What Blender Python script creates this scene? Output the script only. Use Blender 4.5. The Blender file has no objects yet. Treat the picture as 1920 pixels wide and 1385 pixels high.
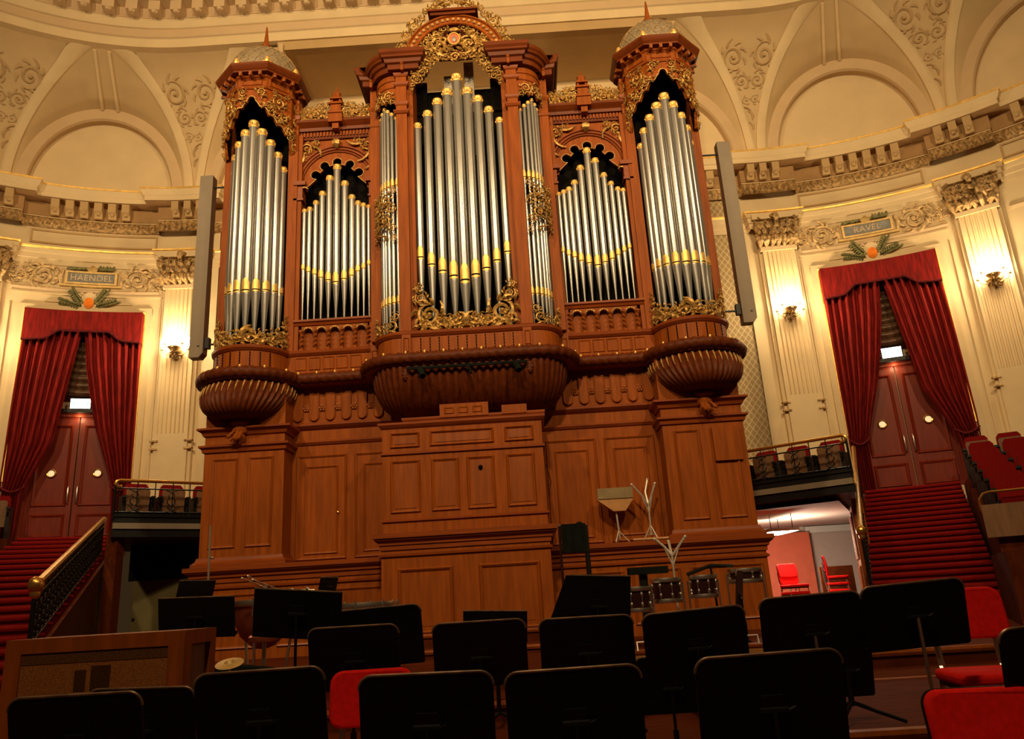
import bpy, bmesh, math, random
from mathutils import Vector, Matrix
sin, cos, pi, rad = math.sin, math.cos, math.pi, math.radians
scene = bpy.context.scene
COL = scene.collection

# ------------------------------------------------------------------ camera
CAM = Vector((.826, -12.0, 1.25))
YAW, PITCH, ROLL, FPX = .011, .290, .060, 1431.0
r0 = Vector((cos(YAW), sin(YAW), 0)); f0 = Vector((-sin(YAW), cos(YAW), 0)); u0 = Vector((0, 0, 1))
fwd = f0*cos(PITCH)+u0*sin(PITCH); up = u0*cos(PITCH)-f0*sin(PITCH)
rgt = r0*cos(ROLL)-up*sin(ROLL); up = up*cos(ROLL)+r0*sin(ROLL)
cd = bpy.data.cameras.new('camera'); cam = bpy.data.objects.new('camera', cd); COL.objects.link(cam)
cd.sensor_width = 36; cd.lens = 36*FPX/1920; cd.clip_start = .05; cd.clip_end = 200
cam.matrix_world = Matrix(((rgt.x, up.x, -fwd.x, CAM.x), (rgt.y, up.y, -fwd.y, CAM.y), (rgt.z, up.z, -fwd.z, CAM.z), (0, 0, 0, 1)))
scene.camera = cam

# ------------------------------------------------------------------ world, lights, exposure
w = bpy.data.worlds.new('world'); scene.world = w; w.use_nodes = True
w.node_tree.nodes['Background'].inputs[0].default_value = (1.0, .55, .22, 1)
w.node_tree.nodes['Background'].inputs[1].default_value = .03
vs = scene.view_settings
vs.view_transform = 'Standard'; vs.look = 'None'; vs.gamma = 1; vs.use_curve_mapping = False; vs.exposure = 0.0

def lamp(name, kind, loc, power, col, size=.3, aim=None, shape='DISK'):
    d = bpy.data.lights.new(name, kind); d.energy = power; d.color = col
    if kind == 'AREA': d.shape = shape; d.size = size
    elif kind in ('POINT', 'SPOT'): d.shadow_soft_size = size
    o = bpy.data.objects.new(name, d); COL.objects.link(o); o.location = loc
    if aim is not None:
        o.rotation_euler = (Vector(aim)-Vector(loc)).to_track_quat('-Z', 'Y').to_euler()
    return o
SCP = 140
WARM = (1.0, .70, .36)
# the hall's ceiling lamps over the stalls behind the camera, tilted towards the organ
for hx, hy, hp in ((-7.5, -12.5, 385), (7.5, -12.5, 385), (0, -15.5, 385)):
    o = lamp('hall_lamp', 'AREA', (hx, hy, 13.8), hp, WARM, .9, (hx*.35, 4.0, 9.6))
    o.data.spread = rad(95)
lamp('stage_fill', 'AREA', (0, -14.0, 12.5), 480, WARM, 1.2, (0, -9.0, 0))  # unseen general fill, added to brighten the front of the stage

# ------------------------------------------------------------------ mesh collector
class MB:
    def __init__(s): s.v = []; s.f = []
    def add(s, vs, fs):
        b = len(s.v); s.v.extend([tuple(p) for p in vs]); s.f.extend([tuple(i+b for i in f) for f in fs]); return s
    def box(s, x0, x1, y0, y1, z0, z1):
        return s.add([(x0,y0,z0),(x1,y0,z0),(x1,y1,z0),(x0,y1,z0),(x0,y0,z1),(x1,y0,z1),(x1,y1,z1),(x0,y1,z1)],
                     [(0,3,2,1),(4,5,6,7),(0,1,5,4),(1,2,6,5),(2,3,7,6),(3,0,4,7)])
    def obox(s, c, ax, ay, az, hx, hy, hz):
        c = Vector(c); ax = Vector(ax).normalized()*hx; ay = Vector(ay).normalized()*hy; az = Vector(az).normalized()*hz
        P = [c+ax*i+ay*j+az*k for k in (-1,1) for i, j in ((-1,-1),(1,-1),(1,1),(-1,1))]
        return s.add(P, [(0,3,2,1),(4,5,6,7),(0,1,5,4),(1,2,6,5),(2,3,7,6),(3,0,4,7)])
    def grid(s, rows, close=False):
        n = len(rows[0]); m = len(rows); V = [p for r in rows for p in r]; F = []
        for i in range(m-1):
            for j in range(n if close else n-1):
                k = (j+1) % n; F.append((i*n+j, i*n+k, (i+1)*n+k, (i+1)*n+j))
        return s.add(V, F)
    def sweep(s, path, prof, closed=False, cap=True):
        """path in plan (x, y); profile (offset to the right of travel, z), mitred"""
        n = len(path); rows = []
        for i in range(n):
            p = Vector(path[i]).to_2d()
            a = Vector(path[(i-1) % n]).to_2d() if (i > 0 or closed) else None
            b = Vector(path[(i+1) % n]).to_2d() if (i < n-1 or closed) else None
            t1 = (p-a).normalized() if a is not None else None
            t2 = (b-p).normalized() if b is not None else None
            if t1 is None: t1 = t2
            if t2 is None: t2 = t1
            n1 = Vector((t1.y, -t1.x)); n2 = Vector((t2.y, -t2.x)); m = n1+n2
            m = m/max(.3, m.dot(n1)) if m.length > 1e-6 else n1
            rows.append([(p.x+m.x*o, p.y+m.y*o, z) for o, z in prof])
        k = len(prof)
        s.grid(rows+[rows[0]] if closed else rows)
        if cap and not closed:
            s.add(rows[0], [tuple(range(k))]); s.add(rows[-1], [tuple(reversed(range(k)))])
        return s
    def lathe(s, cx, cy, prof, n=24, a0=0, a1=2*pi, rib=None):
        full = abs(a1-a0) > 2*pi-1e-4; N = n if full else n+1; rows = []
        for r, z in prof:
            rows.append([(cx+r*(rib(a0+(a1-a0)*j/n, z) if rib else 1)*cos(a0+(a1-a0)*j/n), cy+r*(rib(a0+(a1-a0)*j/n, z) if rib else 1)*sin(a0+(a1-a0)*j/n), z) for j in range(N)])
        return s.grid(rows, close=full)
    def tube(s, pts, r, n=6, cap=True, flat=1.0, upv=None):
        pts = [Vector(p) for p in pts]; m = len(pts); rr = r if isinstance(r, (list, tuple)) else [r]*m; rows = []
        prev = None
        for i, p in enumerate(pts):
            t = (pts[min(i+1, m-1)]-pts[max(i-1, 0)])
            t = t.normalized() if t.length > 1e-9 else Vector((0, 0, 1))
            if prev is None:
                a = Vector(upv) if upv else (Vector((0, 0, 1)) if abs(t.z) < .9 else Vector((1, 0, 0)))
            else: a = prev
            a = a-t*a.dot(t); a = a.normalized() if a.length > 1e-6 else t.orthogonal().normalized(); prev = a; b = t.cross(a)
            rows.append([p+a*(rr[i]*flat*cos(2*pi*j/n))+b*(rr[i]*sin(2*pi*j/n)) for j in range(n)])
        s.grid(rows, close=True)
        if cap: s.add(rows[0], [tuple(range(n))]); s.add(rows[-1], [tuple(reversed(range(n)))])
        return s
    def ball(s, c, r, n=8, m=6):
        rx, ry, rz = r if isinstance(r, (list, tuple)) else (r, r, r)
        rows = [[(c[0]+rx*sin(pi*i/m)*cos(2*pi*j/n), c[1]+ry*sin(pi*i/m)*sin(2*pi*j/n), c[2]+rz*cos(pi*i/m)) for j in range(n)] for i in range(m+1)]
        return s.grid(rows, close=True)
    def prism(s, poly, fn, d0, d1):
        n = len(poly); A = [fn(a, b, d0) for a, b in poly]; B = [fn(a, b, d1) for a, b in poly]
        return s.add(A+B, [tuple(range(n)), tuple(range(2*n-1, n-1, -1))]+[(i, (i+1) % n, n+(i+1) % n, n+i) for i in range(n)])
    def curtain(s, fn, ss, ztop, zbot, d0, d1):
        """strip of board with a shaped lower edge: fn(s, z, d) gives the point"""
        r = [[], [], [], []]
        for q in ss:
            a, b = zbot(q), ztop(q)
            r[0].append(fn(q, b, d0)); r[1].append(fn(q, a, d0)); r[2].append(fn(q, a, d1)); r[3].append(fn(q, b, d1))
        s.grid(r+[r[0]]); 
        for k in (0, -1): s.add([r[i][k] for i in range(4)], [(0, 1, 2, 3)])
        return s
    def frame(s, fn, a0, a1, b0, b1, w, d):
        """raised moulding around a rectangle on a face: fn(a, b, d)"""
        lv = [(0, 0), (w*.35, d), (w*.65, d*.75), (w, 0)]
        rows = [[fn(a0+o, b0+o, h), fn(a1-o, b0+o, h), fn(a1-o, b1-o, h), fn(a0+o, b1-o, h)] for o, h in lv]
        return s.grid(rows, close=True)
    def build(s, name, mat, parent=None, sharp=26, **props):
        me = bpy.data.meshes.new(name)
        off = parent.matrix_world.translation if False else (Vector(ORG.get(parent.name, (0, 0, 0))) if parent else Vector())
        me.from_pydata([(p[0]-off[0], p[1]-off[1], p[2]-off[2]) for p in s.v], [], s.f)
        bm = bmesh.new(); bm.from_mesh(me); bmesh.ops.remove_doubles(bm, verts=bm.verts, dist=1e-5); bmesh.ops.recalc_face_normals(bm, faces=bm.faces); bm.to_mesh(me); bm.free()
        if sharp:
            me.polygons.foreach_set('use_smooth', [True]*len(me.polygons)); me.set_sharp_from_angle(angle=rad(sharp))
        me.materials.append(mat)
        o = bpy.data.objects.new(name, me); COL.objects.link(o)
        if parent: o.parent = parent; ORG[o.name] = tuple(off)
        for k, v in props.items(): o[k] = v
        return o
ORG = {}
def thing(name, loc, label, cat, group=None, rz=0):
    o = bpy.data.objects.new(name, None); COL.objects.link(o); o.location = loc; o.empty_display_size = .1
    ORG[o.name] = tuple(loc)
    o['label'] = label; o['category'] = cat
    if group: o['group'] = group
    o.rotation_euler = (0, 0, rz)
    return o
def tag(o, label, cat, group=None):
    o['label'] = label; o['category'] = cat
    if group: o['group'] = group
    return o
def struct(o): o['kind'] = 'structure'; return o
def copy_tree(o, parent=None):
    c = o.copy(); COL.objects.link(c)
    if parent: c.parent = parent
    for ch in list(o.children): copy_tree(ch, c)
    return c

# ------------------------------------------------------------------ materials
def nt(name):
    m = bpy.data.materials.new(name); m.use_nodes = True; t = m.node_tree
    return m, t, t.nodes['Principled BSDF']
def N(t, typ, **kw):
    n = t.nodes.new(typ)
    for k, v in kw.items():
        if isinstance(k, str) and k.startswith('i'): n.inputs[int(k[1:])].default_value = v
        else: setattr(n, k, v)
    return n
def mat(name, col, rough=.5, metal=0.0, var=.12, scale=6.0, stretch=(1, 1, 1), bump=0.0, col2=None, coat=0.0, spec=.5):
    m, t, b = nt(name)
    tc = N(t, 'ShaderNodeTexCoord'); mp = N(t, 'ShaderNodeMapping'); mp.inputs['Scale'].default_value = stretch
    no = N(t, 'ShaderNodeTexNoise'); no.inputs['Scale'].default_value = scale; no.inputs['Detail'].default_value = 5
    t.links.new(tc.outputs['Object'], mp.inputs[0]); t.links.new(mp.outputs[0], no.inputs['Vector'])
    cr = N(t, 'ShaderNodeValToRGB')
    c2 = col2 or tuple(c*(1-var*1.6) for c in col)
    cr.color_ramp.elements[0].color = (*c2, 1); cr.color_ramp.elements[1].color = (*[min(1, c*(1+var*.6)) for c in col], 1)
    cr.color_ramp.elements[0].position = .32; cr.color_ramp.elements[1].position = .68
    t.links.new(no.outputs['Fac'], cr.inputs[0]); t.links.new(cr.outputs[0], b.inputs['Base Color'])
    b.inputs['Roughness'].default_value = rough; b.inputs['Metallic'].default_value = metal; b.inputs['Specular IOR Level'].default_value = spec
    if coat: b.inputs['Coat Weight'].default_value = coat; b.inputs['Coat Roughness'].default_value = .2
    if bump:
        bp = N(t, 'ShaderNodeBump'); bp.inputs['Strength'].default_value = bump; bp.inputs['Distance'].default_value = .01
        t.links.new(no.outputs['Fac'], bp.inputs['Height']); t.links.new(bp.outputs[0], b.inputs['Normal'])
    return m
def emit(name, col, st):
    m, t, b = nt(name); b.inputs['Base Color'].default_value = (*col, 1); b.inputs['Emission Color'].default_value = (*col, 1); b.inputs['Emission Strength'].default_value = st
    b.inputs['Roughness'].default_value = .4
    return m
M = {}
M['wood'] = mat('oak_varnished', (.285, .068, .008), .5, spec=.12, var=.16, scale=3.5, stretch=(5, 5, .5), bump=.04)
M['wood_h'] = mat('oak_moulding', (.25, .052, .007), .42, spec=.22, var=.15, scale=3.5, stretch=(.6, 5, 6), bump=.03)
M['wood_d'] = mat('oak_dark_carved', (.11, .022, .004), .5, spec=.15, var=.2, scale=14, bump=.08)
M['wood_f'] = mat('oak_polished', (.285, .068, .008), .3, spec=.55, var=.14, scale=3.5, stretch=(5, 5, .5))
M['wood_c'] = mat('oak_cornice', (.15, .030, .004), .45, spec=.2, var=.15, scale=3.5, stretch=(.6, 5, 6))
M['gold'] = mat('gilded_carving', (.58, .34, .09), .48, .45, var=.4, scale=18, bump=.15)
M['goldleaf'] = mat('gold_leaf', (.86, .54, .15), .42, .45, var=.15, scale=9)
M['tin'] = mat('polished_tin', (.33, .32, .305), .25, .62, var=.08, scale=3, stretch=(4, 4, .4))
M['tin_d'] = mat('tin_foot', (.50, .47, .42), .34, .92, var=.1, scale=3, stretch=(4, 4, .4))
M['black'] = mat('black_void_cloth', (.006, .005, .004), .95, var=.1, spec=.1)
M['cream'] = mat('cream_plaster', (.74, .58, .34), .75, var=.04, scale=2)
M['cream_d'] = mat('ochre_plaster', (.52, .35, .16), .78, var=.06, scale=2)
M['vault'] = mat('vault_plaster', (.62, .46, .25), .8, var=.05, scale=1.5)
M['rosy'] = mat('moulding_plaster', (.63, .46, .27), .75, var=.03, scale=3)
M['gilt'] = mat('gilt_edge', (.85, .55, .15), .35, .7, var=.15, scale=10)
M['ochre'] = mat('painted_ochre_relief', (.58, .34, .11), .6, .1, var=.3, scale=14)
M['brown_gilt'] = mat('bronzed_relief', (.56, .36, .15), .55, .2, var=.45, scale=16)
M['grisaille'] = mat('painted_scroll', (.535, .375, .19), .85, var=.08)
M['velvet'] = mat('red_velvet', (.23, .009, .007), .85, var=.3, scale=7, stretch=(3, 3, .4), spec=.2)
M['velvet_d'] = mat('red_velvet_trim', (.14, .010, .012), .9, var=.3, scale=20, spec=.2)
M['festoon'] = mat('dark_silk_blind', (.16, .085, .045), .4, var=.25, scale=9)
M['door'] = mat('red_lacquer', (.20, .022, .008), .42, var=.12, scale=4, stretch=(3, 3, .5), spec=.3)
M['carpet'] = mat('red_carpet', (.20, .006, .005), .95, var=.18, scale=60, bump=.1, spec=.1)
M['chairred'] = mat('red_upholstery', (.74, .010, .007), .9, var=.1, scale=40, bump=.06, spec=.15)
M['iron'] = mat('black_iron', (.012, .012, .012), .4, .5, var=.2, scale=20)
M['tray'] = mat('black_desk_lacquer', (.006, .0055, .006), .5, .2, var=.2, scale=15, spec=.3)
M['brass'] = mat('brass_rail', (.74, .42, .10), .26, .9, var=.12, scale=8)
M['chrome'] = mat('chrome', (.74, .71, .66), .30, 1.0, var=.05)
M['grey'] = mat('grey_metal', (.21, .165, .115), .55, .1, var=.04)
M['tan'] = mat('plywood_tan', (.20, .095, .04), .5, var=.15, scale=4, stretch=(4, 4, .6))
M['floor'] = mat('stage_boards', (.11, .022, .006), .85, spec=.04, var=.25, scale=4, stretch=(.6, 7, 1))
M['drum'] = mat('drum_shell', (.025, .005, .004), .28, var=.2, scale=5, coat=.4)
M['copper'] = mat('copper_kettle', (.42, .12, .05), .35, .7, var=.25, scale=6)
M['slate'] = mat('dome_scales', (.27, .21, .13), .6, .1, var=.25, scale=22)
M['bulb'] = emit('lamp_glow', (1.0, .80, .50), 45)
M['exit'] = emit('exit_panel', (.86, 1.0, .93), 13)
M['roomlamp'] = emit('ceiling_panel_glow', (1.0, .86, .70), 40)
M['pinkwall'] = mat('pale_plaster', (.62, .50, .44), .8, var=.04)
M['redwall'] = mat('red_painted_wall', (.68, .14, .07), .7, var=.05)
M['white'] = mat('white_paint', (.75, .72, .66), .5, var=.03)
M['green'] = mat('painted_leaf_green', (.20, .19, .07), .7, var=.3, scale=15)
M['blue'] = mat('plaque_blue', (.24, .25, .24), .6, var=.15, scale=10)
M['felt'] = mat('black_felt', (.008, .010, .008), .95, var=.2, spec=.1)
M['glaze'] = mat('pale_green_door', (.17, .135, .05), .6, var=.1, scale=3)
M['steel'] = mat('zinc_pipe', (.38, .34, .29), .5, .5, var=.25, scale=8)
M['rinceau'] = mat('painted_relief', (.66, .46, .22), .7, var=.3, scale=12)
M['border'] = mat('old_gilt_border', (.60, .40, .14), .5, .3, var=.15, scale=10)
M['bedm'] = mat('shaded_ochre_plaster', (.40, .235, .095), .8, var=.06)
M['steelw'] = mat('satin_steel', (.58, .52, .44), .38, .45, var=.05)
M['orange'] = mat('amber_medallion', (.85, .22, .02), .6, spec=.1, var=.1, scale=12)
def lattice_mat():
    m, t, b = nt('lattice_grille'); tc = N(t, 'ShaderNodeTexCoord'); sp = N(t, 'ShaderNodeSeparateXYZ'); t.links.new(tc.outputs['Object'], sp.inputs[0])
    outs = []
    for k in (1, -1):
        a = N(t, 'ShaderNodeMath', operation='MULTIPLY'); a.inputs[1].default_value = 1.35*k; t.links.new(sp.outputs['X'], a.inputs[0])
        c = N(t, 'ShaderNodeMath', operation='ADD'); t.links.new(a.outputs[0], c.inputs[0]); t.links.new(sp.outputs['Z'], c.inputs[1])
        d = N(t, 'ShaderNodeMath', operation='MULTIPLY'); d.inputs[1].default_value = 5.2; t.links.new(c.outputs[0], d.inputs[0])
        e = N(t, 'ShaderNodeMath', operation='FRACT'); t.links.new(d.outputs[0], e.inputs[0])
        g = N(t, 'ShaderNodeMath', operation='LESS_THAN'); g.inputs[1].default_value = .16; t.links.new(e.outputs[0], g.inputs[0]); outs.append(g)
    mx = N(t, 'ShaderNodeMath', operation='MAXIMUM'); t.links.new(outs[0].outputs[0], mx.inputs[0]); t.links.new(outs[1].outputs[0], mx.inputs[1])
    mc = N(t, 'ShaderNodeMix', data_type='RGBA'); t.links.new(mx.outputs[0], mc.inputs[0])
    mc.inputs[6].default_value = (.36, .25, .11, 1); mc.inputs[7].default_value = (.62, .48, .27, 1)
    t.links.new(mc.outputs[2], b.inputs['Base Color']); b.inputs['Roughness'].default_value = .7
    return m
M['lattice'] = lattice_mat()

# ------------------------------------------------------------------ carved ornament
def scroll(m, fn, a, b, r, a0=0., turns=1.5, sg=1, wd=.17, d=.03, leaves=7, rnd=random):
    """one acanthus scroll: spiral stem, centre flower, leaves thrown off the outside"""
    n = int(13*turns)+4; pts = []; rr = []
    for i in range(n):
        t = i/(n-1); q = a0+sg*t*turns*2*pi; ra = r*(1-.8*t)
        pts.append(fn(a+ra*cos(q), b+ra*sin(q), d*(.6+.6*t))); rr.append(r*wd*(.55+.6*sin(pi*min(1, t*1.1+.1)))*.62)
    m.tube(pts, rr, n=5)
    c = fn(a, b, d*1.3); m.ball(c, r*.2, 6, 4)
    for k in range(leaves):
        q = a0+2*pi*k/leaves+rnd.uniform(-.25, .25); L = r*rnd.uniform(.42, .75); bend = sg*rnd.uniform(.5, 1.1)
        lp = []; lr = []
        for i in range(5):
            t = i/4; ang = q+bend*t*t*.6
            lp.append(fn(a+(r*.86+L*t*.8)*cos(ang), b+(r*.86+L*t*.8)*sin(ang), d*(.5+1.3*sin(pi*t*.8)))); lr.append(r*.15*(.35+sin(pi*(t*.85+.1)))*.75)
        m.tube(lp, lr, n=4)
    return m
def leaf(m, fn, a, b, ang, L, wd, d=.03, curl=.6):
    lp = []; lr = []
    for i in range(6):
        t = i/5; q = ang+curl*t*t; lp.append(fn(a+L*t*cos(q), b+L*t*sin(q), d*(.4+1.4*sin(pi*t*.9)))); lr.append(wd*(.3+sin(pi*(t*.85+.08))))
    m.tube(lp, lr, n=5); return m
def foliage(m, fn, spots, L, wd, rr, d=.02):
    for a, b in spots: leaf(m, fn, a, b, rr.uniform(0, 2*pi), L*rr.uniform(.6, 1.2), wd*rr.uniform(.7, 1.2), d*rr.uniform(.5, 1.3), rr.uniform(-1.2, 1.2))
    return m
def arcpts(cx, cy, r, a0, a1, n): return [(cx+r*cos(rad(a0+(a1-a0)*i/n)), cy+r*sin(rad(a0+(a1-a0)*i/n))) for i in range(n+1)]
def fmap(y): return lambda a, b, d: (a, y-d, b)          # a face looking to the stalls
# ================================================================== SETTING
RW, CX, CY, PITCHD, BAY = 8.1, 6.6, -3.35, 30.3, 18.0
def W(s, th, o, z):
    """point on the rounded end wall: s = side, th = degrees along it, o = distance into the room"""
    R = RW-o
    if th < 0: return (s*(CX+rad(th)*RW), CY+R, z)
    return (s*(CX+R*sin(rad(th))), CY+R*cos(rad(th)), z)
def wf(s, d0=0.0): return lambda a, b, d: W(s, a, d0+d, b)
def rng(a, b, n): return [a+(b-a)*i/n for i in range(n+1)]
PIL = [3.35, 33.6, 63.9]
def wsweep(m, s, prof, t0, t1, step=1.2, ress=True, half=4.2, proud=.2, skip=None):
    path = []
    marks = [t0]
    ev = []
    for c in PIL:
        for e, kind in ((c-half, 1), (c+half, -1)):
            if ress and t0 < e < t1: ev.append((e, kind))
    base = proud if ress and any(c-half <= t0 <= c+half for c in PIL) else 0.0
    cur = t0
    for e, k in ev+[(t1, 0)]:
        n = max(1, int((e-cur)/step))
        for i in range(n+1):
            th = cur+(e-cur)*i/n
            path.append((th, base, 0))
        if k:
            path[-1] = (e, base, -k); base = proud if k == 1 else 0.0; path.append((e, base, -k)); cur = e
            # the next stretch starts from the mitred corner
    rows = []
    last = None
    for i, (th, b, sh) in enumerate(path):
        row = []
        for o, z in prof:
            row.append(W(s, th+sh*math.degrees(o/RW), b+o, z))
        rows.append(row)
    # drop samples that the mitre has overrun
    keep = [0]
    for i in range(1, len(path)):
        th, b, sh = path[i]
        if sh == 0 and any(abs(th-q[0]) < 3.3 and q[2] != 0 and ((q[2] == -1 and q[0]-3.3 < th <= q[0] and b == 0.0) or (q[2] == 1 and q[0] <= th < q[0]+3.3 and b == 0.0)) for q in path): continue
        if sh == 0 and th in [q[0] for q in path if q[2] != 0]: continue
        keep.append(i)
    rows = [rows[i] for i in keep]
    m.grid(rows); k = len(prof)
    m.add(rows[0], [tuple(range(k))]); m.add(rows[-1], [tuple(range(k))])
    return m
TEND = 66.0
def cove(th, z, lift=0.0):
    q = math.asin(max(0, min(1, (z-11.2)/3.2))); r = 1.6*(1-cos(q))
    return th, r+lift, z
def CV(s, th, z, lift=0.0):
    t, o, zz = cove(th, z); return W(s, t, o+lift, zz)

def build_wall(s, nm):
    # ---- wall surface with the door opening left free
    m = MB()
    def patch(t0, t1, z0, z1, o=0.0):
        n = max(2, int((t1-t0)/1.5)); m.grid([[W(s, t, o, z0) for t in rng(t0, t1, n)], [W(s, t, o, z1) for t in rng(t0, t1, n)]])
    patch(-2.3, 9.2, 2.8, 10.42); patch(-7.4, 9.2, 10.42, 11.2); patch(26.9, TEND, 0, 11.2); patch(9.2, 26.9, 8.1, 11.2); patch(9.2, 26.9, 2.6, 2.95)
    for t in (9.2, 26.9): m.grid([[W(s, t, 0, 2.95), W(s, t, 0, 8.1)], [W(s, t, -.45, 2.95), W(s, t, -.45, 8.1)]])
    m.grid([[W(s, t, 0, 8.1) for t in rng(9.2, 26.9, 12)], [W(s, t, -.45, 8.1) for t in rng(9.2, 26.9, 12)]])
    m.grid([[W(s, t, -.45, 2.9) for t in rng(9.2, 26.9, 12)], [W(s, t, -.45, 8.1) for t in rng(9.2, 26.9, 12)]])
    m.add([W(s, -7.4, 0, 2.9), W(s, -7.4, -.5, 2.9), W(s, -7.4, -.5, 11.2), W(s, -7.4, 0, 11.2)], [(0, 1, 2, 3)])
    wall = struct(m.build('wall_'+nm, M['cream']))
    def part(mb, name, mt, par=wall, **k): return mb.build(name, M[mt], par, **k)
    # ---- main cornice
    m = MB(); wsweep(m, s, [(-.02, 10.46), (.05, 10.46), (.06, 10.84), (.33, 10.86), (.33, 10.97), (.36, 10.99), (.40, 11.07), (.42, 11.11), (.42, 11.15), (-.02, 11.19)], -7.4, TEND)
    part(m, 'cornice', 'cream')
    m = MB(); wsweep(m, s, [(.051, 10.48), (.066, 10.49), (.067, 10.83), (.325, 10.852), (.051, 10.856)], -7.4, TEND); part(m, 'bed_mould', 'bedm')  # ochre band, darkened to carry the shade under the cornice overhang
    m = MB(); wsweep(m, s, [(.415, 11.115), (.432, 11.12), (.432, 11.16), (.39, 11.175)], -7.4, TEND); part(m, 'gilt_edge', 'gilt')
    th = -6.4
    while th < 46:
        c = min(PIL, key=lambda p: abs(p-th)); dd = abs(c-th)
        if not (3.4 < dd < 7.9):
            pr = .2 if dd <= 4.3 else 0
            mm = MB(); hw = .62
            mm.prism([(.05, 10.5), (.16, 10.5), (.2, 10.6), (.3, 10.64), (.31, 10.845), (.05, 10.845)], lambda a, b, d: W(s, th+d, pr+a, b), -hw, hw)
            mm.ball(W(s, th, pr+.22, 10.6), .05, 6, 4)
            part(mm, 'modillion', 'cream_d')  # ochre tone also holds painted shade from the cornice above
        th += 2.2
    # ---- laurel braid
    m = MB(); pr = [(.0, 10.2), (.055, 10.21), (.10, 10.26), (.115, 10.33), (.10, 10.40), (.055, 10.45), (.0, 10.46)]
    rows = []; 
    for i in range(int((TEND-8+7.4)/.25)):
        th = -7.4+i*.25; c = min(PIL, key=lambda p: abs(p-th)); b = .2 if abs(c-th) < 4.6 else 0
        rows.append([W(s, th, b+o*(1+.55*sin(2*pi*(th/1.0+(z-10.2)*4))*min(1, o*14)), z) for o, z in pr])
    m.grid(rows); part(m, 'laurel_braid', 'brown_gilt', sharp=80)
    # ---- plain frieze panels, fasciae with the gilt line, scroll frieze mouldings
    m = MB(); wsweep(m, s, [(-.02, 9.28), (.02, 9.28), (.02, 9.40), (.045, 9.42), (.045, 9.53), (.07, 9.55), (.10, 9.63), (.10, 9.70), (-.02, 9.74)], -7.4, TEND); part(m, 'architrave', 'cream')
    m = MB(); wsweep(m, s, [(.098, 9.635), (.118, 9.65), (.118, 9.69), (.09, 9.705)], -7.4, TEND); part(m, 'gilt_line', 'gilt')
    for b in range(-1, 2):
        a0, a1 = BAY+b*PITCHD-9.5, BAY+b*PITCHD+9.5
        if a0 < -7: continue
        m = MB(); f = wf(s)
        for za, zb in ((9.80, 9.84), (10.11, 10.15)): m.curtain(f, rng(a0, a1, 14), lambda q: zb, lambda q: za, 0, .03)
        for t in (a0, a1): m.curtain(f, [t-.14, t+.14], lambda q: 10.15, lambda q: 9.8, 0, .03)
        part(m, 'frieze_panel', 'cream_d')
    m = MB(); wsweep(m, s, [(-.02, 8.62), (.03, 8.63), (.05, 8.68), (.02, 8.72), (-.02, 8.73)], 7.4, 29.4, ress=False); wsweep(m, s, [(-.02, 8.62), (.03, 8.63), (.05, 8.68), (.02, 8.72), (-.02, 8.73)], 37.8, TEND, ress=False); part(m, 'frieze_moulding', 'rosy')
    # ---- pilasters
    for c in PIL[:2]:
        m = MB(); hw = 2.65; ns = 7; pts = [(-hw-.5, 0), (-hw-.5, .1), (-hw, .1), (-hw, .17)]
        for k in range(ns):
            a = -hw+.28+(2*hw-.56)*k/ns; w1 = (2*hw-.56)/ns
            pts += [(a+w1*.12, .17), (a+w1*.3, .135), (a+w1*.7, .135), (a+w1*.88, .17)]
        pts += [(hw, .17), (hw, .1), (hw+.5, .1), (hw+.5, 0)]
        m.grid([[W(s, c+a, o, 5.2) for a, o in pts], [W(s, c+a, o, 8.72) for a, o in pts]])
        flat = [(-hw-.5, 0), (-hw-.5, .1), (-hw, .1), (-hw, .17), (hw, .17), (hw, .1), (hw+.5, .1), (hw+.5, 0)]
        m.grid([[W(s, c+a, o, 2.95) for a, o in flat], [W(s, c+a, o, 5.2) for a, o in flat]])
        p = part(m, 'pilaster', 'cream')
        m = MB(); f = lambda a, b, d: W(s, c+a, d, b)
        for z0 in (5.02, 4.84):
            for k in (-1, 1): m.curtain(f, [k*(hw+.1)-.75, k*(hw+.1)+.55], lambda q: z0+.035, lambda q: z0, .1, .2)
        part(m, 'pedestal_moulding', 'brown_gilt', p)
        m = MB(); m.curtain(f, rng(-hw-.4, hw+.4, 4), lambda q: 8.80, lambda q: 8.70, 0, .21); m.curtain(f, rng(-hw-1.3, hw+1.3, 4), lambda q: 9.60, lambda q: 9.46, 0, .34)
        m.curtain(f, rng(-hw-.2, hw+.2, 4), lambda q: 9.46, lambda q: 8.8, 0, .17)
        part(m, 'abacus', 'cream', p)
        m = MB(); rr = random.Random(int(c*10)+5)
        fm = lambda a, b, d: W(s, c+a*7.07, .17+d, b)
        for row, (zb, n, L) in enumerate(((8.80, 7, .30), (8.95, 6, .36), (9.12, 7, .30))):
            for k in range(n):
                a = -.42+.84*k/(n-1); leaf(m, fm, a, zb, pi/2+rr.uniform(-.3, .3)-a*.7, L, .055, .09, rr.uniform(-.4, .4))
                leaf(m, fm, a+.03, zb+.03, pi/2+rr.uniform(-1.0, 1.0), L*.7, .04, .12, rr.uniform(-.9, .9))
        for k in (-1, 1):
            scroll(m, fm, k*.40, 9.34, .12, pi/2, 1.4, -k, .3, .12, 5, rr); scroll(m, fm, k*.14, 9.34, .09, pi/2, 1.3, k, .3, .12, 4, rr)
        leaf(m, fm, 0, 9.35, pi/2, .22, .06, .16)
        part(m, 'capital', 'brown_gilt', p)
    # ---- scroll frieze and name plaque over the door
    rr = random.Random(3 if s > 0 else 4); f = wf(s)
    f2 = lambda a, b, d: W(s, BAY+a*s/7.07*50/7.07*1.0, d, b) if False else W(s, BAY+s*math.degrees(a/RW), d, b)
    m = MB(); g = MB()
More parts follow.
